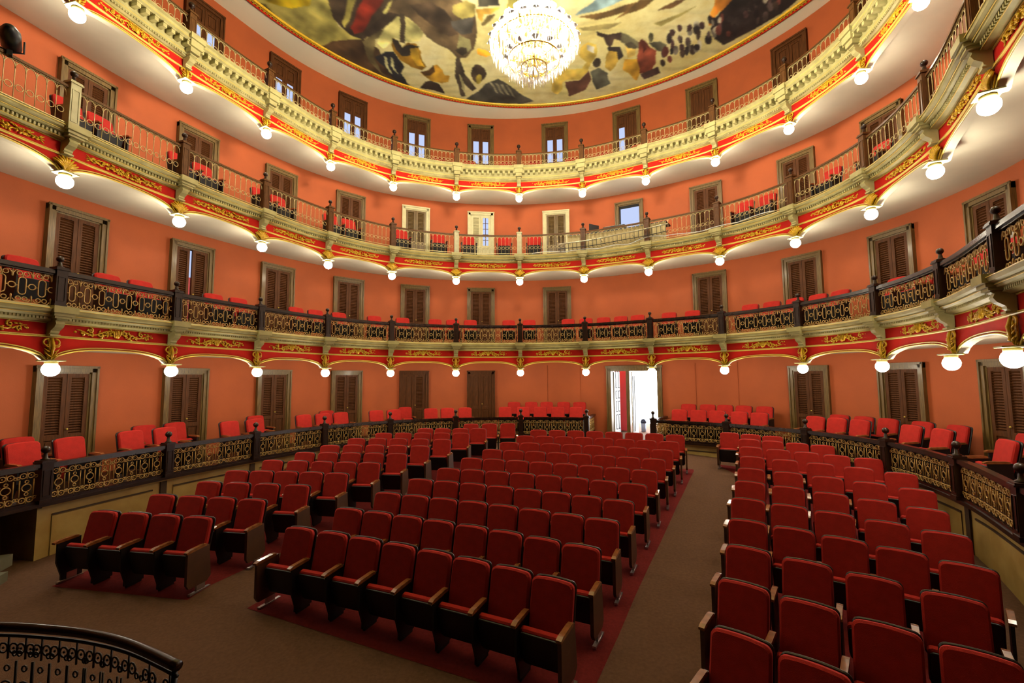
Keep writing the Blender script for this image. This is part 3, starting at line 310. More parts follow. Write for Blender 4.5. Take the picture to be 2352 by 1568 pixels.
# ---------------------------------------------------------------- balcony fronts
def arch_z(T, s): return T['spring']+(T['crown']-T['spring'])*max(0., 1-abs(s)**2.6)**.62
TH = .2; FD = .07   # intrados depth and set-back of the fascia plane
def relief_scroll(w, h, leafy, seed):
    """gilded relief in the xz plane, centred, facing -y"""
    r = random.Random(seed); m = MB()
    def spiral(cx, cz, R, a0, turns, sgn, r0=.011):
        pts = []; rr = []
        N = int(9*turns)+3
        for k in range(N):
            f = k/(N-1); a = a0+sgn*2*PI*turns*f; q = R*(1-.8*f)
            pts.append((cx+q*math.cos(a), -.012-.01*f, cz+q*math.sin(a))); rr.append(r0*1.15*(1.15-.5*f))
        m.tube(pts, rr, 4)
    if leafy:
        nL = int(w/.028)
        for k in range(nL):
            f = (k+.5)/nL*2-1; env = h*.5*(1-.55*abs(f)**2.5)
            for q in range(3):
                x = f*w*.47+r.uniform(-.015, .015); z = r.uniform(-1, 1)*env*.75
                m.blob((x, -.015-r.uniform(0, .018), z), r.uniform(.024, .042), .013, r.uniform(.008, .014), 5, 3, 0, rot=r.uniform(-.7, .7)+(.0 if abs(f) < .8 else 0))
        for s in (-1, 1):
            for a in (-.5, 0, .5): m.blob((s*w*.49, -.012, a*h*.45), .05, .012, .012, 5, 3, 0, rot=s*a*1.1)
        for x in (-.25, 0, .25):
            m.blob((x*w*.6, -.03, 0), .028, .02, .028, 6, 4)
    else:
        for s in (-1, 1):
            # flowing S stem out to the tip with curls
            pts = []; rr = []
            for k in range(17):
                f = k/16; pts.append((s*(.04+f*(w*.5-.05)), -.014, h*.27*math.sin(f*2.3*PI+.5)*(1-.35*f))); rr.append(.017*(1.1-.6*f))
            m.tube(pts, rr, 4)
            for cx, cz, R, a0, sg in ((.20, .16, .24, PI*.5, 1), (.42, -.18, .26, -PI*.5, -1), (.66, .18, .22, PI*.5, 1), (.84, -.1, .18, -PI*.5, -1)):
                spiral(s*cx*w*.5, cz*h, R*h*1.25, a0 if s > 0 else PI-a0, 1.15, sg*s, .012)
            for k in range(9):
                f = r.uniform(.08, .98); m.blob((s*f*w*.5, -.02, r.uniform(-.38, .38)*h*(1-.4*f)), r.uniform(.02, .036), .012, .011, 5, 3, 0, rot=r.uniform(-1.2, 1.2))
            m.blob((s*w*.5, -.012, -.05*h), .03, .012, .02, 5, 3)
        for k in range(34):
            f = r.gauss(0, .16); m.blob((f*w, -.02, r.uniform(-.34, .34)*h), r.uniform(.022, .036), .016, .013, 5, 3, 0, rot=r.uniform(-1.4, 1.4))
        for a in (-.6, -.3, 0, .3, .6): m.blob((a*.09, -.024, h*.1*math.cos(a*2)), .014, .018, h*.42, 5, 4, 0, rot=-a*.5)
        m.blob((0, -.034, -h*.2), .036, .02, .036, 6, 4)
    return m
ORN = {'B1': relief_scroll(1.36, .175, False, 3).mesh('scroll_relief', M['gold']),
       'B2': relief_scroll(1.38, .15, True, 5).mesh('leaf_relief', M['gold']),
       'B3': relief_scroll(1.36, .145, False, 11).mesh('scroll_leaf_relief', M['gold'])}
def pendant(kind, h):
    m = MB()
    if kind == 'fan':      # palmette: wide at the top, a point at the bottom
        for k in range(9):
            a = (k-4)/4*1.0; L = h*(.98 if abs(k-4) < 3 else .9)
            pts = [(math.sin(a*f)*f*L*.78, -.02-.045*math.sin(f*PI*.8), h*.02+f*L*(.98-.32*abs(a)**1.5)) for f in (0, .25, .5, .75, 1)]
            m.tube(pts, [.008, .016, .022, .024, .012], 5)
        m.lathe([(.0, -.02), (.02, 0), (.012, .03)], 0, -.02, 6)
        for s in (-1, 1): m.tube([(0, -.01, 0), (s*.07, -.02, h*.2), (s*.13, -.02, h*.52)], .012, 4)
    else:                  # lily bracket: two curls above a tapering stem
        for s in (-1, 1):
            for q in range(3):
                z0 = h*(.12+.2*q); m.tube([(s*.012, -.05, z0), (s*(.05+.012*q), -.06, z0+h*.05), (s*(.085+.012*q), -.05, z0+h*.16)], [.008, .014, .003], 4)
            pts = []
            for k in range(12):
                f = k/11; a = -.3+f*4.6; R = .066*(1-.5*f); pts.append((s*(.055+R*math.sin(a)*.9), -.03, h*.80+R*math.cos(a)-.02))
            m.tube(pts, [.017-.008*k/11 for k in range(12)], 5)
            m.tube([(0, -.02, 0), (s*.05, -.03, h*.2), (s*.085, -.03, h*.42)], [.01, .017, .006], 5)
            m.tube([(0, -.03, h*.25), (s*.035, -.05, h*.5), (s*.03, -.04, h*.8)], [.012, .014, .010], 5)
        m.tube([(0, -.03, 0), (0, -.06, h*.3), (0, -.075, h*.6), (0, -.04, h*.97)], [.010, .02, .022, .016], 6)
        m.blob((0, -.07, h*.52), .02, .02, .05, 6, 4)
    m.box(-.035, .035, -.02, .0, .0, h*.98)
    return m.mesh('pendant_relief', M['gold'])
PEND = {'B1': pendant('lily', .37), 'B2': pendant('fan', .29), 'B3': pendant('lily', .27)}
def console(h, w, dtop, mod=False):
    m = MB(); prof = [(-dtop, h), (-dtop, h*.86), (-dtop*.86, h*.8), (-dtop*.95, h*.62), (-dtop*.8, h*.42), (-dtop*.45, h*.22), (-dtop*.42, .03), (-dtop*.25, 0), (0, 0), (0, h)]
    vs = [(x, y, z) for x in (-w/2, w/2) for y, z in prof]; K = len(prof)
    fs = [(k, (k+1) % K, K+(k+1) % K, K+k) for k in range(K)]+[tuple(range(K))[::-1], tuple(range(K, 2*K))]
    m.add(vs, fs)
    m.box(-w*.62, w*.62, -dtop-.015, 0, h*.88, h)
    m.box(-w*.55, w*.55, -dtop*.5, 0, -.03, .0)
    return m.mesh('console', M['stone'])
def corbel_block(T, tn):
    m = MB()
    if tn == 'B3': m.box(-.17, .17, -.37, .0, T['top']-.12, T['top']+.01); m.box(-.14, .14, -.33, .0, T['top']-.27, T['top']-.12); m.box(-.11, .11, -.28, .0, T['top']-.38, T['top']-.27)
    else: m.box(-.18, .18, -.33, .0, T['top']-.10, T['top']+.012); m.box(-.15, .15, -.29, .0, T['top']-.15, T['top']-.10); m.box(-.12, .12, -.26, .0, T['top']-.19, T['top']-.15)
    return m.mesh('cornice_block', M['stone'])
mb = MB(); mb.box(-.04, .04, -.13, .04, 0, .08); mb.box(-.046, .046, -.145, .04, .08, .105); MODIL = mb.mesh('modillion', M['stone'])
BAL = {}
for tn, T in TIERS.items():
    bal = thing('balcony', 'curved %s front with red frieze and gilded reliefs' % T['nm'], None, kind='structure'); BAL[tn] = bal
    m = MB()
    sweep(m, [(FD+.02, T['soff']), (WALL, T['soff'])], T0, T1, seg(T0, T1), 0, smooth=True)
    sweep(m, [(WALL, T['top']-.02), (-.02, T['top']-.02)], T0, T1, seg(T0, T1), 1, smooth=True)
    link('soffit_and_floor', m.mesh('soffit_and_floor', [M['cream'], M['darkpost']]), bal)
    f, t = T['friT'], T['top']
    if tn == 'B3':
        prof = [(FD, f), (-.03+FD*.6, f), (-.04, f+.02), (-.04, f+.05), (-.06, f+.06), (-.06, f+.13), (-.05, f+.15), (-.05, f+.29), (-.2, f+.30), (-.24, f+.34), (-.24, f+.42), (-.28, f+.45), (-.28, t), (.12, t)]
    elif tn == 'B2':
        prof = [(FD, f), (-.03+FD*.6, f), (-.03, f+.015), (-.05, f+.02), (-.05, f+.075), (-.13, f+.085), (-.15, f+.12), (-.2, f+.14), (-.22, f+.19), (-.22, f+.2), (-.17, f+.2), (-.15, t), (.12, t)]
    else:
        prof = [(FD, f), (-.03+FD*.6, f), (-.03, f+.02), (-.06, f+.03), (-.06, f+.07), (-.12, f+.08), (-.15, f+.11), (-.15, f+.13), (-.21, f+.15), (-.23, f+.2), (-.18, f+.21), (-.16, t), (.12, t)]
    for i in range(T0, T1):
        m = MB(); sweep(m, prof, i, i+1, 8); link('cornice', m.mesh('cornice', M['stone']), bal)
        m = MB(); gl = {'B1': ((-.232, f+.2), (-.152, f+.11)), 'B2': ((-.222, f+.18), (-.152, f+.11), (-.05, f+.018)), 'B3': ((-.242, f+.36), (-.062, f+.10))}[tn]
        for d_, z_ in gl: m.tube([C(i+k/8, d_)+(z_+ZC,) for k in range(9)], .007, 4)
        link('gilt_line', m.mesh('gilt_line', M['goldline']), bal)
        # spandrel with scalloped foot: front, intrados, back
        m = MB(); N = 24; vs = []
        for k in range(N+1):
            s = -1+2*k/N; tt = i+.5+s*.5*.955; z = arch_z(T, s)
            a = C(tt, FD); b = C(tt, TH)
            vs += [(a[0], a[1], f+ZC), (a[0], a[1], z+ZC), (b[0], b[1], z+ZC), (b[0], b[1], T['soff']+ZC)]
        m.add(vs, [(4*k, 4*k+1, 4*k+5, 4*k+4) for k in range(N)], 0)
        m.add(vs, [(4*k+1, 4*k+2, 4*k+6, 4*k+5) for k in range(N)], 1, True)
        m.add(vs, [(4*k+2, 4*k+3, 4*k+7, 4*k+6) for k in range(N)], 1, True)
        # foot between two arches
        for (ta, tb) in ((i, i+.0225), (i+.9775, i+1)):
            for d, zt, mi in ((FD, f, 0), (TH, T['soff'], 1)):
                a = C(ta, d); b = C(tb, d); m.add([(a[0],a[1],T['spring']+ZC),(b[0],b[1],T['spring']+ZC),(b[0],b[1],zt+ZC),(a[0],a[1],zt+ZC)], [(0,1,2,3)], mi)
            q = [C(ta, FD), C(tb, FD), C(tb, TH), C(ta, TH)]; m.add([(x, y, T['spring']+ZC) for x, y in q], [(0,1,2,3)], 1)
        link('arch_spandrel', m.mesh('arch_spandrel', [M[T['col']], M['cream']]), bal)
        # arch mouldings: cream bead and gold bead
        m = MB()
        for off, d, rr in ((.0, FD-.012, .014), (.036, FD-.008, .011)):
            pts = []
            for k in range(N+1):
                s = -1+2*k/N; tt = i+.5+s*.5*.955; x, y = C(tt, d); pts.append((x, y, arch_z(T, s)+off+ZC))
            m.tube(pts, rr, 5)
        link('arch_moulding', m.mesh('arch_moulding', M['goldline']), bal)
        m = MB()
        g = T['gold']
        sweep(m, [(FD+d_, g+z_) for d_, z_ in ((0, -.018), (-.022, -.014), (-.026, 0), (-.014, .004), (-.024, .012), (-.022, .022), (0, .026))], i, i+1, 8)
        sweep(m, [(FD, f-.02), (FD-.018, f-.016), (FD-.018, f-.004), (FD, f)], i, i+1, 8)
        link('gold_moulding', m.mesh('gold_moulding', M['goldline']), bal)
        x, y = C(i+.5, FD+.012); link('gilded_frieze_relief', ORN[tn], bal, (x, y, (g+f)/2+.004+ZC), tang(i+.5), scale=(1, 1.5, 1.12))
    # dentils / modillions
    if tn == 'B3':
        for i in range(-1, 15):
            for k in range(11):
                tt = i+.075+.85*k/10; x, y = C(tt, -.09); link('modillion', MODIL, bal, (x, y, T['friT']+.19+ZC), tang(tt))
    m = MB()
    for i in range(-1, 14):
        nd = 30 if tn == 'B2' else 34
        for k in range(nd):
            tt = i+.09+.82*k/(nd-1); x, y = C(tt, -.05); a = tang(tt)
            mt = Matrix.Translation((x, y, T['friT']+ZC)) @ Matrix.Rotation(a, 4, 'Z')
            if tn == 'B2': m.box(-.014, .014, -.035, 0, .025, .07, 0, mt)
            elif tn == 'B1': m.box(-.016, .016, -.03, 0, .035, .075, 0, mt)
            else: m.box(-.012, .012, -.02, 0, .01, .045, 0, mt)
    tag(link('dentil_course', m.mesh('dentil_course', M['stone']), bal), kind='stuff')
    # consoles and pendants at every column
    CONS = console(T['friT']+.06-T['gold']-.02, .13, .22)
    BLK = corbel_block(T, tn)
    for i in range(T0, T1+1):
        x, y = C(i, FD-.01); a = tang(i)
        link('console', CONS, bal, (x, y, T['gold']+.03+ZC), a)
        link('cornice_block', BLK, bal, (x, y, ZC), a)
        link('gilded_pendant', PEND[tn], bal, (x, y, T['spring']+.015+ZC), a, scale=(1.1, 1.1, 1))

# ---------------------------------------------------------------- ceiling, its mural and the gilt ring
CX, CY, CRAD = .61, 8.35, 8.56
mb = MB(); ts = [T0+(T1-T0)*i/144 for i in range(145)]; vs = []
for t in ts:
    x, y = C(t, WALL); a = math.atan2(y-CY, x-CX); vs += [(x, y, 10.58+ZC), (CX+(CRAD+.02)*math.cos(a), CY+(CRAD+.02)*math.sin(a), 10.58+ZC)]
mb.add(vs, [(2*i, 2*i+1, 2*i+3, 2*i+2) for i in range(144)], 0, False)
x0, y0 = C(T0, WALL); x1, y1 = C(T1, WALL)
tag(link('ceiling', mb.mesh('ceiling', mat('white_ceiling_paint', srgb(252, 240, 204), .7))), 'flat cream ceiling border round the painting', kind='structure')
ring = thing('trim_5', 'round gilt and red moulding framing the ceiling painting', None, kind='structure')
def ringtube(name, R, z, rr, m_, seg_=160, n=6):
    m = MB(); m.tube([(CX+R*math.cos(2*PI*k/seg_), CY+R*math.sin(2*PI*k/seg_), z+ZC) for k in range(seg_)], rr, n, closed=True, up=(0, 0, 1)); link(name, m.mesh(name, m_), ring)
M['ringred'] = mat('rust_red_ring', srgb(196, 84, 34), .5)
ringtube('outer_bead', CRAD+.10, 10.56, .03, M['frieze']); ringtube('inner_bead', CRAD-.06, 10.56, .045, M['gold'])
ringtube('middle_bead', CRAD+.01, 10.555, .02, M['goldline'])
mb = MB(); N = 220
for k in range(N):
    for (r0, z0), (r1, z1) in (((CRAD-.04, 10.54), (CRAD+.10, 10.575)),):
        a, b = 2*PI*k/N, 2*PI*(k+1)/N
        mb.add([(CX+r0*math.cos(a), CY+r0*math.sin(a), z0+ZC), (CX+r0*math.cos(b), CY+r0*math.sin(b), z0+ZC), (CX+r1*math.cos(b), CY+r1*math.sin(b), z1+ZC), (CX+r1*math.cos(a), CY+r1*math.sin(a), z1+ZC)], [(0, 1, 2, 3)])
link('ring_band', mb.mesh('ring_band', M['ringred']), ring)
mb = MB(); N = 520
for k in range(N):
    a = 2*PI*k/N
    mt = Matrix.Translation((CX+(CRAD+.03)*math.cos(a), CY+(CRAD+.03)*math.sin(a), 10.545+ZC)) @ Matrix.Rotation(a, 4, 'Z')
    mb.box(-.04, .04, -.022, .022, -.012, .02, 0, mt)
tag(link('egg_moulding', mb.mesh('egg_moulding', M['gold']), ring), kind='stuff')

def build_mural():
    xs = np.arange(CX-CRAD, CX+CRAD+.01, .03); ys = np.concatenate([np.arange(CY-CRAD, 10.6, .35), np.arange(10.6, CY+CRAD+.02, .03)])
    X, Y = np.meshgrid(xs, ys)
    # layered sine noise, used both to ruffle the painted outlines and to break up the colour
    def noise(x, y, s, seed):
        r = np.random.RandomState(seed); o = 0
        for k in range(7):
            a = r.uniform(0, 2*PI); f = s*r.uniform(.6, 2.2); p = r.uniform(0, 6.28); o = o+np.sin((x*np.cos(a)+y*np.sin(a))*f+p+1.5*np.sin((y*np.cos(a)-x*np.sin(a))*f*.6+p*2))
        return o/7
    base = np.array([222, 208, 142.])/255
    colr = np.ones(X.shape+(3,))*base
    nb = noise(X, Y, 1.6, 1)[..., None]; colr = colr+nb*np.array([.04, .05, .12])
    st = noise(X*.6, Y*2.2, 4.5, 5)[..., None]; colr = colr*(1-.16*np.clip(st, 0, 1))
    QX = X+.05*noise(X, Y, 4.5, 2); QY = Y+.05*noise(X, Y, 4.5, 3)
    for c, pts in MURAL:
        P = np.array(pts); a0 = P.min(0)-.1; a1 = P.max(0)+.1
        sel = (QX > a0[0]) & (QX < a1[0]) & (QY > a0[1]) & (QY < a1[1])
        if not sel.any(): continue
        x = QX[sel]; y = QY[sel]; ins = np.zeros(x.shape, bool); j = len(P)-1
        for i in range(len(P)):
            xi, yi = P[i]; xj, yj = P[j]
            if yi != yj: ins ^= ((yi > y) != (yj > y)) & (x < (xj-xi)*(y-yi)/(yj-yi)+xi)
            j = i
        cc = np.array(c)/255.; tex = 1+.55*noise(x, y, 3.2, 17+len(P))[:, None]+.25*noise(x, y, 8, 23)[:, None]; tex = np.clip(tex, .45, 2.2)
        v = colr[sel]; v[ins] = (cc*tex)[ins]; colr[sel] = v
    for _ in range(1):
        p_ = np.pad(colr, ((1, 1), (1, 1), (0, 0)), 'edge'); colr = (p_[1:-1, 1:-1]*2+p_[:-2, 1:-1]+p_[2:, 1:-1]+p_[1:-1, :-2]+p_[1:-1, 2:])/6
    lin = np.where(colr <= .04045, colr/12.92, ((np.clip(colr, 0, 1)+.055)/1.055)**2.4); lin = np.clip(lin, 0, 1)
    ny, nx = X.shape; R = np.hypot(X-CX, Y-CY)
    vs = np.stack([X, Y, np.full(X.shape, 10.57+ZC)], -1).reshape(-1, 3)
    idx = np.arange(ny*nx).reshape(ny, nx)
    q = np.stack([idx[:-1, :-1], idx[1:, :-1], idx[1:, 1:], idx[:-1, 1:]], -1).reshape(-1, 4)
    keep = (R[:-1, :-1].ravel() < CRAD+.03); q = q[keep]
    me = bpy.data.meshes.new('ceiling_painting'); me.vertices.add(len(vs)); me.vertices.foreach_set('co', vs.ravel())
    me.loops.add(len(q)*4); me.loops.foreach_set('vertex_index', q.ravel().astype(np.int32))
    me.polygons.add(len(q)); me.polygons.foreach_set('loop_start', (np.arange(len(q))*4).astype(np.int32))
    me.update(calc_edges=True)
    at = me.color_attributes.new('paint', 'FLOAT_COLOR', 'POINT')
    at.data.foreach_set('color', np.concatenate([lin.reshape(-1, 3), np.ones((len(vs), 1))], 1).ravel().astype(np.float32))
    m = bpy.data.materials.new('ceiling_paint'); m.use_nodes = True; nt = m.node_tree; b = nt.nodes['Principled BSDF']
    vc = nt.nodes.new('ShaderNodeVertexColor'); vc.layer_name = 'paint'; b.inputs['Roughness'].default_value = .8
    tc = nt.nodes.new('ShaderNodeTexCoord'); nz = nt.nodes.new('ShaderNodeTexNoise'); nz.inputs['Scale'].default_value = 3; nz.inputs['Detail'].default_value = 6
    mx = nt.nodes.new('ShaderNodeMix'); mx.data_type = 'RGBA'; mx.blend_type = 'OVERLAY'; mx.inputs[0].default_value = .5
    nt.links.new(tc.outputs['Object'], nz.inputs['Vector']); nt.links.new(vc.outputs[0], mx.inputs[6]); nt.links.new(nz.outputs[0], mx.inputs[7]); nt.links.new(mx.outputs[2], b.inputs['Base Color'])
    me.materials.append(m)
    tag(link('ceiling_painting', me), 'large round ceiling painting of swirling figures in cream, olive and brown', 'painting')
build_mural()

# ---------------------------------------------------------------- newel posts
def post_meshes(R, w=.16):
    h = R['cap']-R['base']-.05
    m = MB(); m.box(-w/2, w/2, -w/2, w/2, 0, h); m.box(-w/2-.012, w/2+.012, -w/2-.012, w/2+.012, 0, .06)
    shaft = m.mesh('post_shaft', M[R['wood']])
    m = MB()
    a, b = -w*.28, w*.28; z0, z1 = .12, h-.12; fr = .012
    for (xa, xb, za, zb) in ((a-fr, b+fr, z0-fr, z0), (a-fr, b+fr, z1, z1+fr), (a-fr, a, z0, z1), (b, b+fr, z0, z1)): m.box(xa, xb, -w/2-.01, -w/2, za, zb)
    panel = m.mesh('panel_bead', M[R['wood']])
    m = MB(); m.box(-w/2-.022, w/2+.022, -w/2-.022, w/2+.022, h, h+.025); m.box(-w/2-.01, w/2+.01, -w/2-.01, w/2+.01, h+.025, h+.05)
    cap = m.mesh('post_cap', M[R['wood']])
    f = R['fin']-R['cap']; r = f*.27
    m = MB(); prof = [(.06, 0), (.062, .015), (.035, .03), (.026, f-2*r-.005)]
    prof += [(max(.004, r*math.sin(PI*k/8+.25*(k == 0))), f-r-r*math.cos(PI*k/8)) for k in range(1, 9)]
    m.lathe(prof, n=12); fin = m.mesh('ball_finial', M['darkpost'])
    return shaft, panel, cap, fin, h
POSTM = {k: post_meshes(R) for k, R in RAILS.items()}
m_ = dict(RAILS['B2']); m_['wood'] = 'palepost'; PALE = post_meshes(m_)
def place_post(tn, x, y, rz, label):
    R = RAILS[tn]; pm = PALE if (tn == 'B2' and label.startswith('pale')) else POSTM[tn]
    t = thing('newel_post', label, 'post', (x, y, R['base']+ZC), rz, 'posts along the '+R['nm'])
    link('shaft', pm[0], t); link('panel_bead', pm[1], t); link('cap', pm[2], t); link('ball_finial', pm[3], t, (0, 0, pm[4]+.05))
for tn, R in RAILS.items():
    a0, a1 = (0, 13) if tn == 'G' else (0, 13)
    for i in range(-1, 15):
        x, y = C(i, -.03)
        if tn == 'B2' and i in (5, 6): lab = 'pale painted post with ball finial, %s of the middle balcony' % ('left of the centre bay' if i == 5 else 'right of the centre bay')
        elif tn == 'B2' and i == 0: lab = 'pale fronted post with ball finial, the leftmost of the middle balcony'
        elif tn == 'G' and i in (7, 8): lab = 'dark post with ball finial %s of the open doorway, ground parapet' % ('left' if i == 7 else 'right')
        elif i < 0: lab = 'dark post past the left edge of the %s' % R['nm']
        elif i > 13: lab = 'dark post past the right edge of the %s' % R['nm']
        else: lab = '%s wooden post with ball finial, %s on the %s' % ('dark' if tn in ('G', 'B1') else 'brown', nth(i, 14), R['nm'])
        place_post(tn, x, y, tang(i), lab)

# ---------------------------------------------------------------- iron railing motifs
def circ(cx, cz, r, n=12, a0=0, a1=2*PI): return [(cx+r*math.cos(a0+(a1-a0)*k/n), 0, cz+r*math.sin(a0+(a1-a0)*k/n)) for k in range(n+(0 if abs(a1-a0-2*PI) < 1e-6 else 1))]
def motif_scroll(w, h, r=.0095):
    m = MB(); ow = w*.19
    z0, z1 = h*.24, h*.76
    oval = [(ow*math.cos(a), 0, z1-ow+ow*math.sin(a)) for a in [PI*k/7 for k in range(8)]]+[(ow*math.cos(a), 0, z0+ow+ow*math.sin(a)) for a in [PI+PI*k/7 for k in range(8)]]
    m.tube(oval, r, 4, closed=True)
    m.tube(circ(w/2, h*.5, w*.185), r, 4, closed=True)
    for s in (-1, 1):
        m.tube(circ(s*w*.17, h*.865, h*.062, 10), r*.9, 4, closed=True)
        m.tube([(s*w*.17, 0, h*.93), (s*w*.34, 0, h*.955), (s*w*.46, 0, h*.87), (s*w*.49, 0, h*.76)], r*.9, 4)
        m.tube(circ(s*w*.16, h*.115, h*.06, 10), r*.9, 4, closed=True)
        m.tube([(s*w*.16, 0, h*.05), (s*w*.34, 0, h*.03), (s*w*.44, 0, h*.10)], r*.9, 4)
        m.tube([(s*ow, 0, h*.5), (s*w*.315, 0, h*.5)], r*.8, 4)
    m.tube([(0, 0, h*.74), (0, 0, h*.84)], r, 4)
    m.tube([(w/2, 0, 0), (w/2, 0, h*.20), (w/2, 0, h*.235)], [r, r*1.3, r*.4], 4)
    m.tube([(w/2, 0, h), (w/2, 0, h*.80), (w/2, 0, h*.755)], [r, r*1.2, r*.4], 4)
    return m
def motif_ground(w, h, r=.0095):
    m = MB(); a = w*.36
    m.tube([(-a, 0, h*.24), (-a, 0, h*.76)], r, 4); m.tube([(a, 0, h*.24), (a, 0, h*.76)], r, 4)
    m.tube(circ(0, h*.5, w*.24), r, 4, closed=True)
    m.tube(circ(0, h*.69, w*.1, 8), r*.9, 4, closed=True); m.tube(circ(0, h*.31, w*.1, 8), r*.9, 4, closed=True)
    for s in (-1, 1):
        for zc in (.88, .12):
            m.tube(circ(s*w*.20, h*zc, w*.17, 10), r, 4, closed=True)
            m.tube(circ(s*w*.45, h*(zc+(-.05 if zc > .5 else .05)), w*.09, 8), r*.9, 4, closed=True)
        m.blob((s*w*.2, 0, h*.88), w*.05, .01, w*.05, 5, 3); m.blob((s*w*.2, 0, h*.12), w*.05, .01, w*.05, 5, 3)
    m.tube([(0, 0, h*.78), (0, 0, h)], r, 4); m.tube([(0, 0, 0), (0, 0, h*.22)], r, 4)
    return m
def motif_arch(w, h, ring_z, r=.0068, pointed=False):
    m = MB(); R_ = w/2; sp = h-w*.95
    m.tube([(-R_, 0, 0), (-R_, 0, h*.97)], r, 4)
    pts = []
    for k in range(11):
        a = PI*k/10; x = -R_*math.cos(a)*1.0; z = sp+w*.88*math.sin(a)**(.85 if not pointed else 1.0); pts.append((x, 0, z))
    m.tube(pts, r, 4)
    m.tube(circ(0, ring_z, w*.36, 10), r, 4, closed=True)
    m.tube([(-R_, 0, ring_z), (-w*.36, 0, ring_z)], r*.8, 4)
    return m
IW = {'G': (8, motif_ground), 'B1': (8, motif_scroll), 'B2': (14, None), 'B3': (14, None)}
MOT = {'G': motif_ground(.24, .50).mesh('scroll_motif', M['irondark']), 'B1': motif_scroll(.24, .53).mesh('scroll_motif', M['iron']),
       'B2': motif_arch(.14, .62, .2).mesh('arch_motif', M['iron2']), 'B3': motif_arch(.14, .44, .15).mesh('arch_motif', M['iron2'])}
MW = {'G': .24, 'B1': .24, 'B2': .14, 'B3': .14}
def railing(tn, fn, ang, length, label, nseg=10, grp=None):
    """fn(f) -> x, y for f in 0..1 ; ang(f) -> heading"""
    R = RAILS[tn]; x, y = fn(.5)
    t = thing('balcony_railing', label, 'railing', (x, y, R['base']+ZC), 0, grp or 'railings of the '+R['nm'])
    def strip(name, z0, z1, hw, m_, prof=None):
        m = MB(); K = 4; vs = []; fs = []
        for k in range(nseg+1):
            f = k/nseg; px, py = fn(f); a = ang(f); nx, ny = -math.sin(a), math.cos(a)
            for d, z in ((-hw, z0), (-hw*.9, z1), (hw*.9, z1), (hw, z0)): vs.append((px+nx*d-x, py+ny*d-y, z-R['base']))
        for k in range(nseg):
            for q in range(4): q2 = (q+1) % 4; fs.append((k*4+q, k*4+q2, k*4+4+q2, k*4+4+q))
        fs += [(0, 1, 2, 3), tuple(nseg*4+q for q in (3, 2, 1, 0))]
        m.add(vs, fs); link(name, m.mesh(name, m_), t)
    if tn in ('G', 'B1'): strip('handrail', R['i1']+.02, R['rt'], .06, M['rail']); strip('under_rail', R['i1']-.01, R['i1']+.02, .035, M['rail']); strip('bottom_rail', R['base'], R['i0']+.005, .03, M['rail'] if tn == 'G' else M[R['iron']])
    else: strip('handrail', R['i1']+.005, R['rt'], .035, M['post']); strip('top_bar', R['i1']-.004, R['i1']+.005, .012, M[R['iron']]); strip('bottom_bar', R['i0']-.01, R['i0']+.006, .014, M[R['iron']])
    n = max(1, int(round(length/MW[tn])))
    for k in range(n):
        f = (k+.5)/n; px, py = fn(f)
        link('iron_scroll' if tn in ('G', 'B1') else 'iron_arch', MOT[tn], t, (px-x, py-y, R['i0']-R['base']), ang(f), scale=(length/n/MW[tn], 1, 1))
    return t
for tn, R in RAILS.items():
    for i in range(-1, 14):
        if tn == 'G' and i == 7: continue
        e = .045; L = sum(math.dist(C(i+e+(1-2*e)*k/6, -.03), C(i+e+(1-2*e)*(k+1)/6, -.03)) for k in range(6))
        style = 'gilt scroll ironwork railing' if tn == 'B1' else 'dark parapet railing with gilt rings' if tn == 'G' else 'pale iron arcade railing'
        if i == -1: lab = '%s cut by the left edge, %s' % (style, R['nm'])
        else: lab = '%s, %s bay of the %s' % (style, nth(i, 14).replace('the left', 'left').replace('the right', 'right').replace('leftmost', 'leftmost full') if False else nth(i, 14), R['nm'])
        railing(tn, lambda f, i=i: C(i+e+(1-2*e)*f, -.03), lambda f, i=i: tang(i+e+(1-2*e)*f), L, lab)
# side parapets flanking the open doorway
for i, sd in ((7, 'left'), (8, 'right')):
    a = tang(i); nx, ny = -math.sin(a), math.cos(a); p0 = C(i, .08); p1 = C(i, WALL-.06)
    railing('G', lambda f: (p0[0]+(p1[0]-p0[0])*f, p0[1]+(p1[1]-p0[1])*f), lambda f: math.atan2(p1[1]-p0[1], p1[0]-p0[0]), math.dist(p0, p1), 'short side railing on the %s of the open doorway passage' % sd, 4, grp='side railings of the doorway')

# ---------------------------------------------------------------- globe lamps
m = MB(); R_ = .118
m.lathe([(max(.001, R_*math.sin(PI*k/12)), -R_*math.cos(PI*k/12)) for k in range(13)], n=18, cap=False); GLOBE = m.mesh('glass_globe', M['globe'])
m = MB(); m.box(-.13, .13, -.13, .13, .135, .155); m.lathe([(.075, .075), (.085, .09), (.09, .12), (.07, .136)], n=14); FIT = m.mesh('lamp_fitting', M['stone'])
for tn, T in TIERS.items():
    for i in range(0, 14):
        x, y = C(i, .0); z = T['spring']-.155
        if i < 0: lab = 'lit white globe lamp beyond the left edge under the %s' % T['nm']
        elif i > 13: lab = 'lit white globe lamp beyond the right edge under the %s' % T['nm']
        else: lab = 'lit white globe lamp, %s, hanging under the %s' % (nth(i, 14), T['nm'])
        t = thing('globe_lamp', lab, 'lamp', (x, y, z+ZC), tang(i), 'globe lamps under the '+T['nm'])
        link('glass_globe', GLOBE, t); link('lamp_fitting', FIT, t)

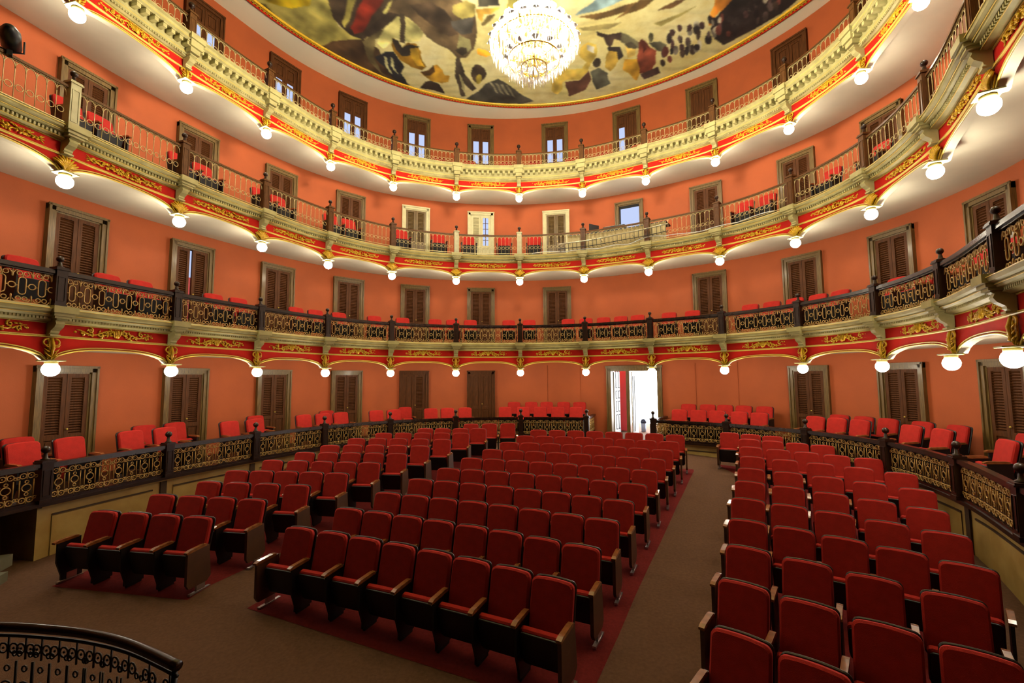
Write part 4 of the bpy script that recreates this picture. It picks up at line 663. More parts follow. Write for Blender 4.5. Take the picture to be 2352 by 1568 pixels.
# ---------------------------------------------------------------- chandelier
def chandelier():
    x, y, z = .46, 8.35, 6.50+ZC
    t = thing('chandelier', 'huge crystal chandelier glowing white below the ceiling painting', 'chandelier', (x, y, z)); t.scale = (1, 1, .84)
    m = MB(); m.lathe([(.03, .7), (.05, .8), (.02, .9), (.035, 1.2), (.015, 1.3), (.015, 4.85)], n=10); link('stem', m.mesh('stem', M['gold']), t)
    m = MB(); m.lathe([(.05, 4.68), (.22, 4.72), (.28, 4.83)], n=20); link('ceiling_rose', m.mesh('ceiling_rose', M['gold']), t)
    m = MB()
    for R, zz in ((.78, -.1), (.6, .25), (.42, .5), (.5, -.42), (.25, -.62)):
        m.tube([(R*math.cos(2*PI*k/32), R*math.sin(2*PI*k/32), zz) for k in range(32)], .014, 5, closed=True, up=(0, 0, 1))
        for k in range(8):
            a = 2*PI*k/8; m.tube([(0, 0, zz+.1), (R*.5*math.cos(a), R*.5*math.sin(a), zz-.06), (R*math.cos(a), R*math.sin(a), zz)], .01, 4, up=(0, 0, 1))
    link('arm_rings', m.mesh('arm_rings', M['gold']), t)
    mB = MB(); mB.lathe([(.001, -.045), (.022, -.03), (.028, 0), (.018, .04), (.002, .075)], n=8, cap=False); bl = mB.mesh('candle_bulb', M['bulb'])
    mD = MB(); mD.lathe([(.012, -.075), (.03, -.07), (.085, -.045), (.09, -.03), (.08, -.038), (.012, -.05)], n=12, cap=False); dish = mD.mesh('light_block_dish', M['white'])  # opaque dishes added under the bulbs to hold back their downward light
    for R, zz, n in ((.8, .0, 24), (.62, .34, 18), (.42, .58, 10), (.5, -.34, 12)):
        for k in range(n):
            a = 2*PI*(k+.5*(n % 3))/n; link('candle_bulb', bl, t, (R*math.cos(a), R*math.sin(a), zz+.05)); link('light_block_dish', dish, t, (R*math.cos(a), R*math.sin(a), zz+.05))
    m = MB(); r = random.Random(2)
    def drop(px, py, pz, L, ww):
        a = r.uniform(0, PI); ca, sa = math.cos(a)*ww, math.sin(a)*ww
        m.add([(px, py, pz), (px+ca, py+sa, pz-L*.45), (px-sa, py+ca, pz-L*.45), (px-ca, py-sa, pz-L*.45), (px+sa, py-ca, pz-L*.45), (px, py, pz-L)],
              [(0,1,2),(0,2,3),(0,3,4),(0,4,1),(5,2,1),(5,3,2),(5,4,3),(5,1,4)])
    for R, zz, n, L in ((.84, -.02, 84, .24), (.76, -.12, 70, .26), (.64, .3, 60, .2), (.66, -.24, 60, .3), (.46, .54, 44, .18), (.52, -.42, 54, .3), (.38, -.5, 40, .3), (.25, -.62, 26, .3), (.1, -.66, 10, .3), (.12, 1.3, 12, .25), (.14, 1.05, 14, .25), (.2, .85, 18, .2)):
        for k in range(n):
            a = 2*PI*k/n; q = R*r.uniform(.97, 1.03); drop(q*math.cos(a), q*math.sin(a), zz+r.uniform(-.03, .03), L*r.uniform(.8, 1.2), .014)
            if k % 2: drop(q*.9*math.cos(a), q*.9*math.sin(a), zz-.05, L*.7, .012)
    for k in range(24):    # swags up to the crown
        a = 2*PI*k/24
        for f in range(12):
            g = f/11; R = .8*(1-g)**1.3+.1; drop(R*math.cos(a), R*math.sin(a), .02+g*.95, .07, .012)
    tag(link('crystal_drops', m.mesh('crystal_drops', M['crystal']), t), kind='stuff')
chandelier()

# ---------------------------------------------------------------- doors
def door_frame_mesh(W, H, matn, proud=.1):
    m = MB(); fw = .12
    for s in (-1, 1):
        x0, x1 = sorted((s*W/2, s*(W/2-fw))); m.box(x0, x1, -proud, .0, 0, H)
        xa, xb = sorted((s*W/2, s*(W/2-.04))); m.box(xa, xb, -proud-.025, -proud, 0, H)
        xa, xb = sorted((s*(W/2-fw), s*(W/2-fw-.03))); m.box(xa, xb, -proud*.65, .0, 0, H-fw)
    m.box(-W/2, W/2, -proud, 0, H-fw, H); m.box(-W/2-.01, W/2+.01, -proud-.025, -proud, H-.04, H+.01)
    m.box(-W/2+fw, W/2-fw, -proud*.65, 0, H-fw-.03, H-fw)
    return m.mesh('door_frame', M[matn])
def leaf_meshes(lw, lh, kind, wood):
    """leaf in local x 0..lw, y -.045..0, z 0..lh. returns list of (name, mesh)"""
    out = []; st = .075; mid = lh*.40 if kind != 'glass' else lh-.47
    m = MB(); y0, y1 = -.045, -.005
    m.box(0, st, y0, y1, 0, lh); m.box(lw-st, lw, y0, y1, 0, lh); m.box(st, lw-st, y0, y1, 0, .14); m.box(st, lw-st, y0, y1, lh-.08, lh); m.box(st, lw-st, y0, y1, mid-.05, mid+.05)
    if kind == 'glass': m.box(st, lw-st, y0, y1, .92, 1.0)
    out.append(('stile_frame', m.mesh('stile_frame', M[wood])))
    def raised(z0, z1):
        m = MB(); m.box(st, lw-st, -.02, -.006, z0, z1); m.box(st+.03, lw-st-.03, -.034, -.02, z0+.04, z1-.04); return ('raised_panel', m.mesh('raised_panel', M[wood]))
    if kind == 'glass':
        out.append(raised(mid+.05, lh-.08)); out.append(raised(.14, .92))
        m = MB(); m.box(st, lw-st, -.02, -.012, 1.0, mid-.05); out.append(('glass_pane', m.mesh('glass_pane', M['pane'])))
    elif kind == 'solid':
        out.append(raised(mid+.05, lh-.08)); out.append(raised(.14, mid-.05))
    elif kind == 'window':
        out.append(raised(.14, mid-.05)); m = MB(); m.box(st, lw-st, -.02, -.012, mid+.05, lh-.08); out.append(('glass_pane', m.mesh('glass_pane', M['pane'])))
        m = MB(); m.box(lw/2-.012, lw/2+.012, -.035, -.02, mid+.05, lh-.08)
        for k in range(1, 5): z = mid+.05+(lh-.13-mid)*k/5; m.box(st, lw-st, -.035, -.02, z-.01, z+.01)
        out.append(('glazing_bars', m.mesh('glazing_bars', M['door'])))
    else:
        out.append(raised(.14, mid-.05))
        m = MB(); nL = 22; z0, z1 = mid+.05, lh-.08
        for k in range(nL):
            z = z0+(z1-z0)*(k+.5)/nL; mt = Matrix.Translation((lw/2, -.022, z)) @ Matrix.Rotation(math.radians(-38), 4, 'X')
            m.box(-(lw/2-st), lw/2-st, -.02, .02, -.0035, .0035, 0, mt)
        m.box(st, lw-st, -.007, -.005, z0, z1)
        out.append(('louvres', m.mesh('louvres', M[wood])))
    return out
DM = {}
def door(tn, idx, t, zb, H, W, kinds, fmat, wood, label, ajar=0., cat=None):
    x, y = C(t, WALL); key = (tn, W, H, fmat)
    o = thing('door_%d' % door.n, label, None, (x, y, zb+ZC), tang(t), kind='structure'); door.n += 1
    o['group'] = 'doors along the tiers'
    if key not in DM: DM[key] = door_frame_mesh(W, H, fmat)
    link('door_frame', DM[key], o)
    iw = W-.30; lw = iw/2-.004; lh = H-.155
    m = MB(); m.box(-iw/2, iw/2, -.004, .0, 0, lh)  # near-black sheet on the solid wall, painted shade behind the leaves
    if ('v', W, H) not in DM: DM[('v', W, H)] = m.mesh('gap_shade_sheet', M['void'])
    link('gap_shade_sheet', DM[('v', W, H)], o)
    for s, kd in ((0, kinds[0]), (1, kinds[1])):
        if kd is None: continue
        k2 = (kd, round(lw, 3), round(lh, 3), wood)
        if k2 not in DM: DM[k2] = leaf_meshes(lw, lh, kd, wood)
        lf = None
        for j, (nm_, me) in enumerate(DM[k2]):
            if j == 0:
                lf = link('door_leaf', me, o, (-iw/2 if s == 0 else .004, -.012, .01))
                if ajar and s == 0: lf.scale = (.82, 1, 1)
                if kd in ('louvre', 'solid') and False: pass
            else:
                ch = link(nm_, me, lf)
                if nm_ == 'louvres': ch['kind'] = 'stuff'
                if nm_ == 'glass_pane': ch['label'] = 'daylit pale blue pane'
        if s == 1:
            kk = 'knob'
            if kk not in DM: mk = MB(); mk.blob((.035, -.07, 1.0), .018, .022, .018, 8, 6); DM[kk] = mk.mesh('door_knob', M['goldline'])
            link('door_knob', DM[kk], lf)
    return o
door.n = 1
for i, t in enumerate(DOOR_T):
    if 5 < i < 9: continue
    pos = nth(i if i < 6 else i-3, 9)
    door('G', i, t, -1.97, 2.28, 1.08, ('solid', 'solid') if i == 5 else ('solid', 'louvre') if i == 4 else ('louvre', 'louvre'), 'frame' if i < 4 or i > 8 else 'door', 'door', 'brown %s double door on the ground floor, %s' % ('panelled' if i == 5 else 'louvred', pos))
for i, t in enumerate(DOOR_T):
    if i == 7: continue
    d_ = door('B1', i, t, 1.22, 2.33, 1.08, ('louvre', 'louvre'), 'frame', 'door', 'brown louvred double door of the lowest balcony, %s%s' % (nth(i, 12), ', slightly open' if i == 1 else ''), ajar=1 if i == 1 else 0)
    if i == 1:
        m = MB(); m.box(-.075, -.004, -.01, -.006, .0, 1.45); link('bright_gap', m.mesh('bright_gap', M['pinkwall']), d_)
        m = MB(); m.box(-.075, -.004, -.012, -.006, 1.45, 2.15); link('bright_gap', m.mesh('bright_gap', M['pane']), d_)
for i, t in enumerate(DOOR_T[:-1]):
    if i == 7: continue
    pale = i in (4, 5, 6)
    door('B2', i, t, 4.37, 2.25, 1.05, ('louvre', 'window') if i == 5 else ('louvre', 'louvre'), 'palewood' if pale else 'frame', 'palewood' if i == 5 else 'frame' if pale else 'door', '%s double door of the middle balcony, %s' % ('cream door with one barred pane,' if i == 5 else 'olive framed louvred' if pale else 'brown louvred', nth(i, 12)))
for i, t in enumerate(DOOR_T[:-1]):
    k = ('glass', 'glass') if 1 <= i <= 6 else ('glass', 'solid') if i == 7 else ('solid', 'solid')
    door('B3', i, t, 7.62, 2.61, 1.05, k, 'frame' if 3 < i < 9 else 'door', 'door', 'brown double door %s of the top balcony, %s' % ('with bright lower panes' if i < 8 else 'of dark panels', nth(i, 12)))
# doorway of the middle balcony standing open onto daylight
def open_door(t, zb, H, W, label):
    x, y = C(t, WALL); o = thing('door_%d' % door.n, label, None, (x, y, zb+ZC), tang(t), kind='structure'); door.n += 1
    link('door_frame', door_frame_mesh(W, H, 'frame'), o)
    m = MB(); m.box(-W/2+.15, -W/2+.20, -.05, 0, 0, H-.15); m.box(-W/2+.15, W/2-.15, -.05, 0, H-.24, H-.15); link('reveal_shade_strips', m.mesh('reveal_shade_strips', M['void']), o)  # near-black strips paint the shade along the opening's edge
    m = MB(); m.box(-W/2+.20, W/2-.15, -.012, -.004, 0, H-.24); link('daylit_opening', m.mesh('daylit_opening', M['pane']), o)
open_door(DOOR_T[7], 4.37, 2.25, 1.05, 'open doorway of the middle balcony full of pale blue daylight')

# the wide ground floor entrance, open to daylight
def entrance():
    t = DOOR_T[7]; x, y = C(t, WALL); zf = floor_z(x, y); H = .42-zf; W = 2.0
    o = thing('door_%d' % door.n, 'wide open entrance doorway blazing with daylight', None, (x, y, zf+ZC), tang(t), kind='structure'); door.n += 1
    m = MB(); fw = .17
    for s in (-1, 1):
        x0, x1 = sorted((s*W/2, s*(W/2-fw))); m.box(x0, x1, -.13, .25, 0, H)
        x0, x1 = sorted((s*W/2, s*(W/2-.05))); m.box(x0, x1, -.16, -.13, 0, H)
    m.box(-W/2, W/2, -.13, .25, H-fw, H); m.box(-W/2-.03, W/2+.03, -.17, -.13, H-.06, H+.03)
    link('door_frame', m.mesh('door_frame', M['frame']), o)
    m = MB(); m.box(-.30, -.17, -.02, .12, 0, H-fw); link('mullion', m.mesh('mullion', M['frame']), o)
    # lobby: floor, side wall, back of daylight
    m = MB(); m.box(-2.2, 2.6, .3, 3.0, -.06, -.01); link('lobby_floor', m.mesh('lobby_floor', M['white']), o)
    m = MB(); m.box(-2.2, 2.6, 3.0, 3.05, -.06, 3.4); link('daylight', m.mesh('daylight', M['day']), o)
    m = MB(); m.box(-1.05, -.42, 1.1, 1.15, 0, 3.0); link('lobby_wall', m.mesh('lobby_wall', M['pinkwall']), o)
    # inner white leaf, folded back
    lw, lh = .62, H-fw-.03; m = MB()
    m.box(0, lw, -.02, .02, 0, lh)
    lf = link('white_leaf', m.mesh('white_leaf', M['white']), o, (-W/2+fw+.01, .2, .01), math.radians(86))
    for k, (a, b) in enumerate(((.2, .75), (.85, 1.25), (1.35, 1.65), (1.75, 2.4))):
        for s in (.14, .40):
            m = MB(); m.box(s, s+.16, -.028, -.02, a, b); m.box(s+.025, s+.135, -.034, -.028, a+.03, b-.03, 1); link('leaf_panel', m.mesh('leaf_panel', [M['void'], M['white']]), lf)
    m = MB(); m.box(0, .5, -.02, .02, 0, lh); m.box(.05, .08, -.028, -.02, .15, lh-.15, 1); m.box(.2, .23, -.028, -.02, .15, lh-.15, 1)
    link('white_leaf', m.mesh('white_leaf', [M['white'], M['void']]), o, (-.15, .2, .01), math.radians(80))
    # small bin out in the light
    a = tang(t); bx, by = x+math.cos(a)*.02-math.sin(a)*1.2, y+math.sin(a)*.02+math.cos(a)*1.2
    b = thing('waste_bin', 'small pale bin with dark blue lid seen through the entrance', 'bin', (bx, by, zf-.01+ZC))
    m = MB(); m.lathe([(.08, 0), (.10, .42)], n=14); link('bin_body', m.mesh('bin_body', mat('pale_blue_bin', srgb(150, 176, 214), .5)), b)
    m = MB(); m.lathe([(.11, .42), (.11, .48), (.08, .56), (.02, .58)], n=14); link('bin_lid', m.mesh('bin_lid', M['bin']), b)
entrance()

# stalls seats: plan position of each backrest top
SEATS={'L':[[(-6.3,7.2),(-5.75,7.1),(-5.2,7.0),(-4.65,6.9)],[(-5.99,7.96),(-5.42,7.86),(-4.85,7.76),(-4.28,7.65)],[(-5.68,8.69),(-5.09,8.59),(-4.5,8.5),(-3.9,8.4)],[(-5.61,9.44),(-5.08,9.39),(-4.55,9.32),(-4.01,9.24),(-3.47,9.14)],[(-5.32,10.27),(-4.72,10.17),(-4.15,10.08),(-3.6,9.99),(-3.07,9.92)],[(-4.93,10.98),(-4.36,10.92),(-3.8,10.86),(-3.24,10.79),(-2.68,10.72)],[(-4.63,11.72),(-4.06,11.72),(-3.48,11.68),(-2.89,11.61),(-2.3,11.5)],[(-4.24,12.55),(-3.66,12.51),(-3.08,12.45),(-2.48,12.37),(-1.87,12.26)],[(-3.71,13.28),(-3.14,13.25),(-2.58,13.2),(-2.02,13.15),(-1.46,13.09)],[(-2.63,13.91),(-2.1,13.86),(-1.56,13.82),(-1.02,13.78)],[(-1.31,14.57),(-0.73,14.56),(-0.15,14.55)]],'C':[[(-2.93,6.43),(-2.41,6.25),(-1.92,6.06),(-1.43,5.86),(-0.95,5.65),(-0.49,5.43),(-0.03,5.21),(0.41,4.97)],[(-2.52,7.15),(-2.03,6.98),(-1.54,6.8),(-1.06,6.61),(-0.58,6.41),(-0.11,6.2),(0.36,5.97),(0.82,5.74)],[(-2.12,7.88),(-1.62,7.72),(-1.13,7.55),(-0.64,7.38),(-0.16,7.19),(0.31,6.99),(0.78,6.78),(1.24,6.57)],[(-1.72,8.65),(-1.22,8.49),(-0.72,8.33),(-0.23,8.15),(0.25,7.96),(0.72,7.77),(1.19,7.56),(1.65,7.34)],[(-1.3,9.37),(-0.8,9.24),(-0.31,9.09),(0.18,8.93),(0.67,8.76),(1.15,8.58),(1.63,8.38),(2.1,8.17)],[(-0.91,10.19),(-0.41,10.06),(0.1,9.91),(0.59,9.75),(1.09,9.59),(1.58,9.41),(2.07,9.22),(2.55,9.02)],[(-0.49,10.99),(0.02,10.86),(0.52,10.72),(1.02,10.57),(1.52,10.41),(2.02,10.24),(2.51,10.06),(3.0,9.88)],[(-0.09,11.77),(0.43,11.66),(0.95,11.54),(1.46,11.4),(1.97,11.25),(2.47,11.08),(2.96,10.9),(3.45,10.7)],[(0.34,12.57),(0.86,12.48),(1.37,12.37),(1.88,12.24),(2.39,12.09),(2.9,11.93),(3.4,11.76),(3.91,11.57)],[(0.75,13.4),(1.28,13.3),(1.8,13.19),(2.32,13.06),(2.83,12.92),(3.35,12.76),(3.86,12.59),(4.36,12.4)]],'R':[[(1.89,4.0),(2.27,3.65),(2.67,3.28)],[(2.33,4.82),(2.76,4.46),(3.19,4.1),(3.63,3.74)],[(2.79,5.62),(3.26,5.26),(3.72,4.9),(4.19,4.53)],[(3.22,6.45),(3.67,6.16),(4.1,5.84),(4.52,5.5),(4.92,5.12)],[(3.67,7.31),(4.13,7.01),(4.58,6.69),(5.03,6.33),(5.47,5.95)],[(4.16,8.19),(4.64,7.87),(5.11,7.52),(5.56,7.16),(5.99,6.78)],[(4.62,9.02),(5.16,8.73),(5.67,8.4),(6.15,8.04),(6.62,7.65)],[(5.12,9.93),(5.65,9.64),(6.17,9.32),(6.67,8.97),(7.15,8.58)],[(5.57,10.83),(6.03,10.54),(6.49,10.25),(6.94,9.95),(7.40,9.66)],[(5.98,11.70),(6.42,11.44),(6.87,11.18),(7.30,10.92)],[(5.9,12.57),(6.33,12.3),(6.76,12.03)]]}

# ---------------------------------------------------------------- theatre seats (face -y locally)
def seat_meshes():
    d = {}
    m = MB(); mt = Matrix.Translation((0, .10, .40)) @ Matrix.Rotation(math.radians(-13), 4, 'X')
    m.slab(.475, .535, .075, .055, .018, .018, 0, mt); d['backrest'] = m.mesh('backrest', M['seat'])
    m = MB(); mt = Matrix.Translation((0, .155, .36)) @ Matrix.Rotation(math.radians(-13), 4, 'X')
    m.slab(.478, .574, .03, .05, .018, .008, 0, mt); d['back_shell'] = m.mesh('back_shell', M['shell'])
    mt = Matrix.Translation((0, .0, .20)) @ Matrix.Rotation(math.radians(16), 4, 'X')
    m = MB(); m.slab(.46, .365, .075, .04, 0, .016, 0, mt); d['seat_cushion'] = m.mesh('seat_cushion', M['seat'])
    m = MB(); mt2 = Matrix.Translation((0, -.05, .185)) @ Matrix.Rotation(math.radians(16), 4, 'X')
    m.slab(.44, .35, .022, .04, 0, .005, 0, mt2); d['seat_pan'] = m.mesh('seat_pan', M['pan'])
    m = MB(); vs = []; prof = [(-.25, .575), (-.25, .60), (-.20, .618), (.02, .63), (.07, .625), (.07, .595)]
    for xx in (-.028, .028): vs += [(xx, y, z) for y, z in prof]
    K = len(prof); m.add(vs, [(k, (k+1) % K, K+(k+1) % K, K+k) for k in range(K)]+[tuple(range(K))[::-1], tuple(range(K, 2*K))]); d['armrest'] = m.mesh('armrest', M['arm'])
    m = MB(); prof = [(-.2, .58), (-.2, .30), (-.13, .1), (-.13, .03), (.15, .03), (.15, .12), (.11, .3), (.11, .6)]
    vs = []
    for xx in (-.014, .014): vs += [(xx, y, z) for y, z in prof]
    K = len(prof); m.add(vs, [(k, (k+1) % K, K+(k+1) % K, K+k) for k in range(K)]+[tuple(range(K))[::-1], tuple(range(K, 2*K))]); d['support'] = m.mesh('support', M['pan'])
    m = MB(); vs = []; prof = [(-.23, .59), (-.23, .16), (-.19, .1), (.1, .1), (.17, .16), (.12, .6)]
    for xx in (-.02, .02): vs += [(xx, y, z) for y, z in prof]
    K = len(prof); m.add(vs, [(k, (k+1) % K, K+(k+1) % K, K+k) for k in range(K)]+[tuple(range(K))[::-1], tuple(range(K, 2*K))]); d['end_panel'] = m.mesh('end_panel', M['side'])
    m = MB(); m.box(-.022, .022, -.17, .17, 0, .022); m.box(-.015, .015, -.06, .08, .02, .12); d['foot'] = m.mesh('foot', M['foot'])
    m = MB(); m.box(-.015, .015, -.10, .12, 0, .035); d['plainfoot'] = m.mesh('foot', M['pan'])
    return d
SM = seat_meshes()
def seat(x, y, z, rz, label, group, half, left=False, endL=False, endR=False, simple=False):
    t = thing('theatre_seat', label, 'seat', (x, y, z), rz, group)
    link('backrest', SM['backrest'], t); link('back_shell', SM['back_shell'], t)
    link('seat_cushion', SM['seat_cushion'], t); link('seat_pan', SM['seat_pan'], t)
    link('armrest', SM['armrest'], t, (half, 0, 0))
    link('end_panel' if endR else 'support', SM['end_panel' if endR else 'support'], t, (half, 0, 0))
    if endR: link('foot', SM['foot'], t, (half, 0, 0))
    elif not simple: link('foot', SM['plainfoot'], t, (half, 0, 0))
    if left:
        link('armrest', SM['armrest'], t, (-half, 0, 0)); link('end_panel' if endL else 'support', SM['end_panel' if endL else 'support'], t, (-half, 0, 0)); link('foot', SM['foot'], t, (-half, 0, 0))
    return t
BN = {'L': 'left block', 'C': 'centre block', 'R': 'right block'}
for bk, rows in SEATS.items():
    for ri, row in enumerate(rows):
        n = len(row); Z = ORD[ri] if ri else 'front'
        if ri == len(rows)-1: Z = 'back'
        elif ri == len(rows)-2: Z = 'second-last'
        for k, (x, y) in enumerate(row):
            a = row[max(0, k-1)]; b = row[min(n-1, k+1)]
            rz = math.atan2(b[1]-a[1], b[0]-a[0]); pitch = math.dist(a, b)/((1 if k in (0, n-1) else 2) if n > 1 else 1)
            # the measured point is the top of the backrest, which leans back from the base
            ox, oy = math.sin(rz)*.20, -math.cos(rz)*.20
            px, py = x+ox, y+oy
            if bk == 'R' and ri == 0: lab = 'red tip-up seat at the bottom right corner, %s in the nearest row' % ('beside the aisle' if k == 0 else '%s' % ('next inwards' if k == 1 else 'furthest right'))
            else: lab = 'red tip-up seat, %s in the %s row of the %s' % (nth(k, n), Z, BN[bk])
            seat(px, py, floor_z(px, py)+ZC+.004, rz, lab, 'red seats in the %s of the stalls' % BN[bk], pitch/2, left=(k == 0), endL=(bk != 'L' and k == 0), endR=(k == n-1 and bk != 'R'))
# darker red carpet laid under the seat blocks
for bk, rows in SEATS.items():
    m = MB(); R_ = []; ex = .42 if bk == 'C' else .30
    for row in rows:
        a, b = row[0], row[-1]; L = math.dist(a, b); ux, uy = (b[0]-a[0])/L, (b[1]-a[1])/L
        R_.append(((a[0]-ux*ex, a[1]-uy*ex), (b[0]+ux*ex*1.05, b[1]+uy*ex*1.05), (ux, uy)))
    u = R_[0][2]; first = [(p[0]+u[1]*.42, p[1]-u[0]*.42) for p in R_[0][:2]]
    u = R_[-1][2]; last = [(p[0]-u[1]*.15, p[1]+u[0]*.15) for p in R_[-1][:2]]
    pts = [tuple(first)]+[(r[0], r[1]) for r in R_]+[tuple(last)]
    vs = []
    for a, b in pts:
        for k in range(9): f = k/8; x = a[0]+(b[0]-a[0])*f; y = a[1]+(b[1]-a[1])*f; vs.append((x, y, floor_z(x, y)+ZC+.004))
    m.add(vs, [(i*9+k, i*9+k+1, (i+1)*9+k+1, (i+1)*9+k) for i in range(len(pts)-1) for k in range(8)])
    tag(link('seating_carpet', m.mesh('seating_carpet', M['redcarpet']), floor), 'dark red carpet lying under the %s of seats' % BN[bk])

# seats in the ground boxes and balconies, given by column position
def tier_seats(ts, d, zb, where, group, raise_=0.):
    n = len(ts)
    for k, t in enumerate(ts):
        x, y = C(t, d-.2)
        o = seat(x, y, zb+raise_+ZC, tang(t), 'red tip-up seat, %s, %s' % (nth(k, n), where), group, .275, left=(k == 0 or ts[k]-ts[k-1] > .33), simple=True)
GF = [.07,.40,.89,1.21,1.92,2.25,2.91,3.17,3.42,3.91,4.15,4.67,4.91,5.17,5.76,6.03,6.28,6.54,6.8,8.29,8.54,8.77,9.03,9.27,9.89,10.12,10.36,10.88,11.19,11.88]
GBK = [.22,1.2,1.50,2.47,3.36,4.36,5.89,6.14,6.36,6.6,6.82,8.35,8.59,8.79,8.99,9.22,9.97,10.2,10.42,10.72,11.02,11.6]
tier_seats(GF, .72, -1.97, 'front row of the ground floor boxes', 'front row seats of the ground boxes')
tier_seats([t for t in GBK if t < 5.5 or t > 9.5], 1.36, -1.97, 'second row of the ground floor boxes', 'second row seats of the ground boxes', .03)
tier_seats([t for t in GBK if 5.5 < t < 9.5], 1.36, -1.97, 'raised back row beside the entrance', 'raised back row seats by the entrance', .15)
m = MB(); sweep(m, [(1.0, -1.97), (1.0, -1.82), (WALL, -1.82)], 5.75, 7.0, 8); sweep(m, [(1.0, -1.97), (1.0, -1.82), (WALL, -1.82)], 8.15, 9.4, 8)
tag(link('box_step', m.mesh('box_step', M['darkpost'])), 'dark raised step under the back row beside the entrance', kind='structure')
B1S = [0.,.65,.94,1.7,2.01,2.8,3.06,3.39,3.88,4.27,4.73,4.99,5.25,5.82,6.13,6.70,6.96,7.21,7.46,7.71,8.18,8.5,9.2,9.45,9.71,9.96,10.2,10.79,11.07,11.7,12.0,12.35]
tier_seats(B1S, .85, 1.24, 'on the lowest balcony', 'red seats on the lowest balcony')
B2S = []; B3S = []
for i in range(0, 13):
    for f in (.22, .48, .76):
        t = i+f
        if all(abs(t-q) > .13 for q in DOOR_T[:7]+DOOR_T[8:]) and not 6.7 < t < 8.6: B2S.append(round(t, 2))
        if f != .48: B3S.append(round(t+.02, 2))
tier_seats(B2S, .8, 4.39, 'behind the middle balcony railing', 'red seats on the middle balcony')
tier_seats(B3S, .95, 7.64, 'behind the top balcony railing', 'red seats on the top balcony', -.22)

# ---------------------------------------------------------------- sound desk and lighting bar on the middle balcony
def desk():
    zb = 4.39; ta, tb = 6.74, 8.25
    t = thing('sound_desk', 'long sound desk with beige pleated skirt behind the middle balcony railing', 'table', C(7.4, .5)+(zb+ZC,))
    ox, oy = C(7.4, .5)
    def mk(name, prof, a, b, m_, n=12):
        m = MB(); sweep(m, prof, a, b, n, closed=True, caps=True); m.v = [(x-ox, y-oy, z-ZC-zb) for x, y, z in m.v]; link(name, m.mesh(name, m_), t)
    mk('table_top', [(.25, zb+.72), (.25, zb+.75), (.85, zb+.75), (.85, zb+.72)], ta, tb, M['black'])
    m = MB(); N = 110; vs = []
    for k in range(N+1):
        tt = ta+(tb-ta)*k/N; d = .22+.025*math.cos(k*PI/2.0*.9); x, y = C(tt, d)
        vs += [(x-ox, y-oy, .71), (x-ox, y-oy, .04)]
    m.add(vs, [(2*k, 2*k+1, 2*k+3, 2*k+2) for k in range(N)], 0, True); link('pleated_skirt', m.mesh('pleated_skirt', M['skirt']), t)
    a = tang(7.35)
    x, y = C(7.45, .5); c = thing('mixing_console', 'green and black mixing console on the sound desk', 'console', (x, y, zb+.755+ZC), tang(7.45))
    m = MB(); m.box(-.36, .36, -.15, .2, 0, .08); link('riser', m.mesh('riser', M['black']), c)
    m = MB(); m.box(-.38, .38, -.2, .25, .08, .15); link('console_body', m.mesh('console_body', M['black']), c)
    m = MB(); mt = Matrix.Translation((0, 0, .10)) @ Matrix.Rotation(math.radians(12), 4, 'X'); m.box(-.36, .36, -.18, .22, .08, .095, 0, mt); link('control_surface', m.mesh('control_surface', M['green']), c)
    m = MB()
    for i in range(16):
        for j in range(4): m.box(-.33+i*.043, -.315+i*.043, -.14+j*.085, -.12+j*.085, .095, .108, 0, mt)
    tag(link('fader_knobs', m.mesh('fader_knobs', M['white']), c), kind='stuff')
    x, y = C(7.13, .5); c = thing('monitor', 'black monitor standing at the left end of the sound desk', 'monitor', (x, y, zb+.755+ZC), tang(7.13)+.9)
    m = MB(); m.box(-.22, .22, -.015, .015, .06, .36); link('screen', m.mesh('screen', M['black']), c)
    m = MB(); m.box(-.02, .02, 0, .03, 0, .12); m.box(-.09, .09, -.05, .09, 0, .012); link('stand', m.mesh('stand', M['black']), c)
    # lighting bar hung outside the rail
    x0, y0 = C(7.4, -.35); lb = thing('lighting_bar', 'pale metal lighting bar with hooks hung outside the middle balcony railing', 'bar', (x0, y0, zb+ZC))
    P = [C(6.62+1.72*k/14, -.30-.02*math.sin(k)) for k in range(15)]
    m = MB(); m.tube([(p[0]-x0, p[1]-y0, .28+.012*k) for k, p in enumerate(P)], .022, 8); link('top_tube', m.mesh('top_tube', M['chrome']), lb)
    m = MB(); m.tube([(p[0]-x0, p[1]-y0, .10+.008*k) for k, p in enumerate(P)], .012, 6); link('lower_tube', m.mesh('lower_tube', M['black']), lb)
    mk_ = MB(); mk_.tube([(0, 0, .30), (0, 0, .08), (0, .05, .03), (.03, .1, .06)], .008, 5); hk = mk_.mesh('hook', M['black'])
    for k in range(26):
        tt = 6.65+1.65*k/25; x, y = C(tt, -.30); link('hook', hk, lb, (x-x0, y-y0, .0+.006*k), tang(tt))
    for tt in (6.8, 7.3, 7.8, 8.25):
        x, y = C(tt, -.30); x2, y2 = C(tt, -.04); m = MB(); m.tube([(x-x0, y-y0, .3), (x2-x0, y2-y0, .3)], .012, 6); link('bracket_arm', m.mesh('bracket_arm', M['chrome']), lb)
    m = MB(); pts = []
    for k in range(60):
        tt = 6.2+3.6*k/59; x, y = C(tt, -.18-.012*math.sin(k*.9)); pts.append((x, y, zb+.025+.05*abs(math.sin(k*.37))+ZC+(.1 if 25 < k < 38 else 0)*math.sin((k-25)/13*PI)))
    m.tube(pts, .012, 5); tag(link('cable', m.mesh('cable', M['white'])), 'pale cable draped along the middle balcony cornice', 'cable')
desk()

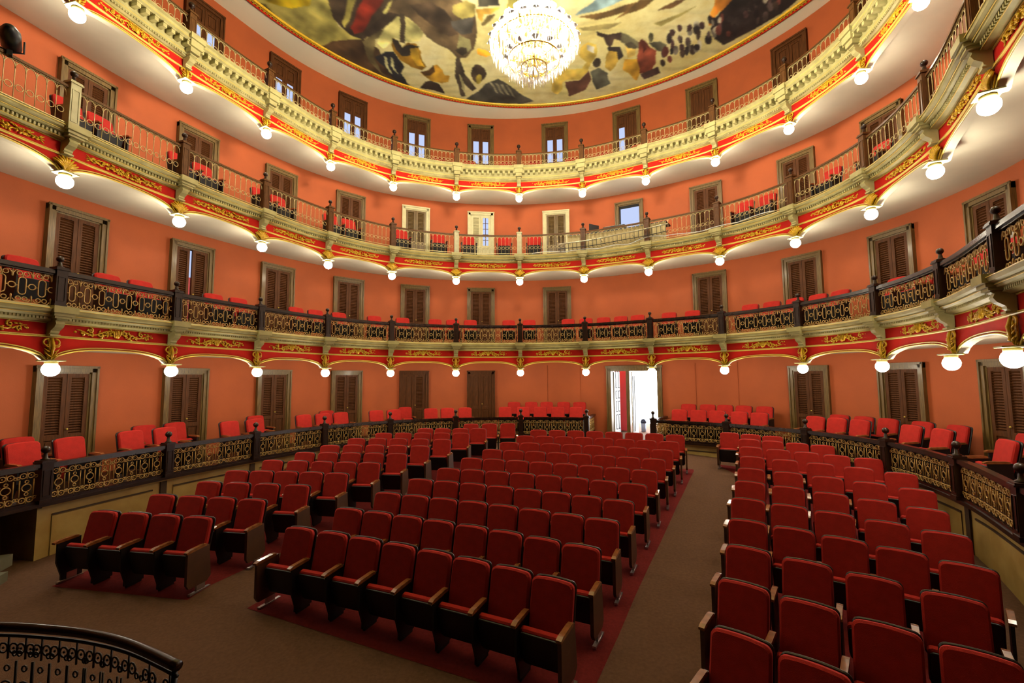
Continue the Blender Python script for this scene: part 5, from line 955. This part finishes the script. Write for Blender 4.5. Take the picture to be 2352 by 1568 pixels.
# spotlight clamped to the middle balcony at the far left
x, y = C(-.45, -.08); sp = thing('stage_spotlight', 'black stage spotlight clamped on the middle balcony rail at far left', 'spotlight', (x, y, 5.14+ZC), tang(-.45)-.6)
m = MB(); m.lathe([(.10, -.22), (.12, -.2), (.12, .1), (.07, .2), (.03, .24)], n=16); me = m.mesh('lamp_can', M['black']); link('lamp_can', me, sp, (0, -.05, .22), rot=(math.radians(75), 0, 0))
m = MB(); m.tube([(-.15, -.05, .22), (-.15, 0, .05), (0, 0, .0), (.15, 0, .05), (.15, -.05, .22)], .014, 5); m.box(-.03, .03, -.05, .05, -.06, .02); link('yoke', m.mesh('yoke', M['black']), sp)

# ---------------------------------------------------------------- curved rail in the left foreground
def pit_rail():
    pts = [(-5.9, 4.05), (-5.2, 4.16), (-4.5, 4.17), (-4.07, 4.13), (-3.62, 4.05), (-3.12, 3.89), (-2.52, 3.6)]
    zt = -2.1; ox, oy = pts[3]; zb = floor_z(ox, oy)
    t = thing('curved_railing', 'curved dark wooden handrail with dim ironwork in the left foreground', 'railing', (ox, oy, zb+ZC))
    def P(f):
        u = f*(len(pts)-1); i = min(len(pts)-2, int(u)); g = u-i
        q = [pts[max(0, min(len(pts)-1, i+k))] for k in (-1, 0, 1, 2)]
        return tuple(.5*(2*q[1][c]+(q[2][c]-q[0][c])*g+(2*q[0][c]-5*q[1][c]+4*q[2][c]-q[3][c])*g*g+(3*q[1][c]-q[0][c]-3*q[2][c]+q[3][c])*g**3) for c in (0, 1))
    H = zt-zb
    m = MB(); N = 40; m.tube([(P(k/N)[0]-ox, P(k/N)[1]-oy, H-.03) for k in range(N+1)], .038, 10); link('handrail', m.mesh('handrail', M['rail']), t)
    for z in (.06, H-.10):
        m = MB(); m.tube([(P(k/N)[0]-ox, P(k/N)[1]-oy, z) for k in range(N+1)], .014, 6); link('iron_bar', m.mesh('iron_bar', M['black']), t)
    mo = motif_ground(.24, H-.16, .008).mesh('scroll_motif', M['irond2']); n = 15
    for k in range(n):
        f = (k+.5)/n; a = P(f-.01); b = P(f+.01); x, y = P(f); link('iron_scroll', mo, t, (x-ox, y-oy, .06), math.atan2(b[1]-a[1], b[0]-a[0]))
    x, y = P(.985); m = MB(); m.tube([(x-ox, y-oy, 0), (x-ox, y-oy, H-.04)], .02, 8); link('end_post', m.mesh('end_post', M['black']), t)
M['irond2'] = mat('dark_iron', srgb(46, 36, 30), .4, metal=.5)
pit_rail()
# pale steps at the left end of the base wall
st = thing('stone_steps', 'pale stone steps at the left edge beside the base wall', 'steps', (-7.9, 6.55, floor_z(-7.9, 6.55)+ZC-.12))
for k in range(3):
    m = MB(); m.box(-.9-.0*k, .62-.10*k, -.3+.28*k, .05+.28*k, .17*k-.05, .17*k+.12); link('step', m.mesh('step', M['step']), st, rot=(0, 0, .35))
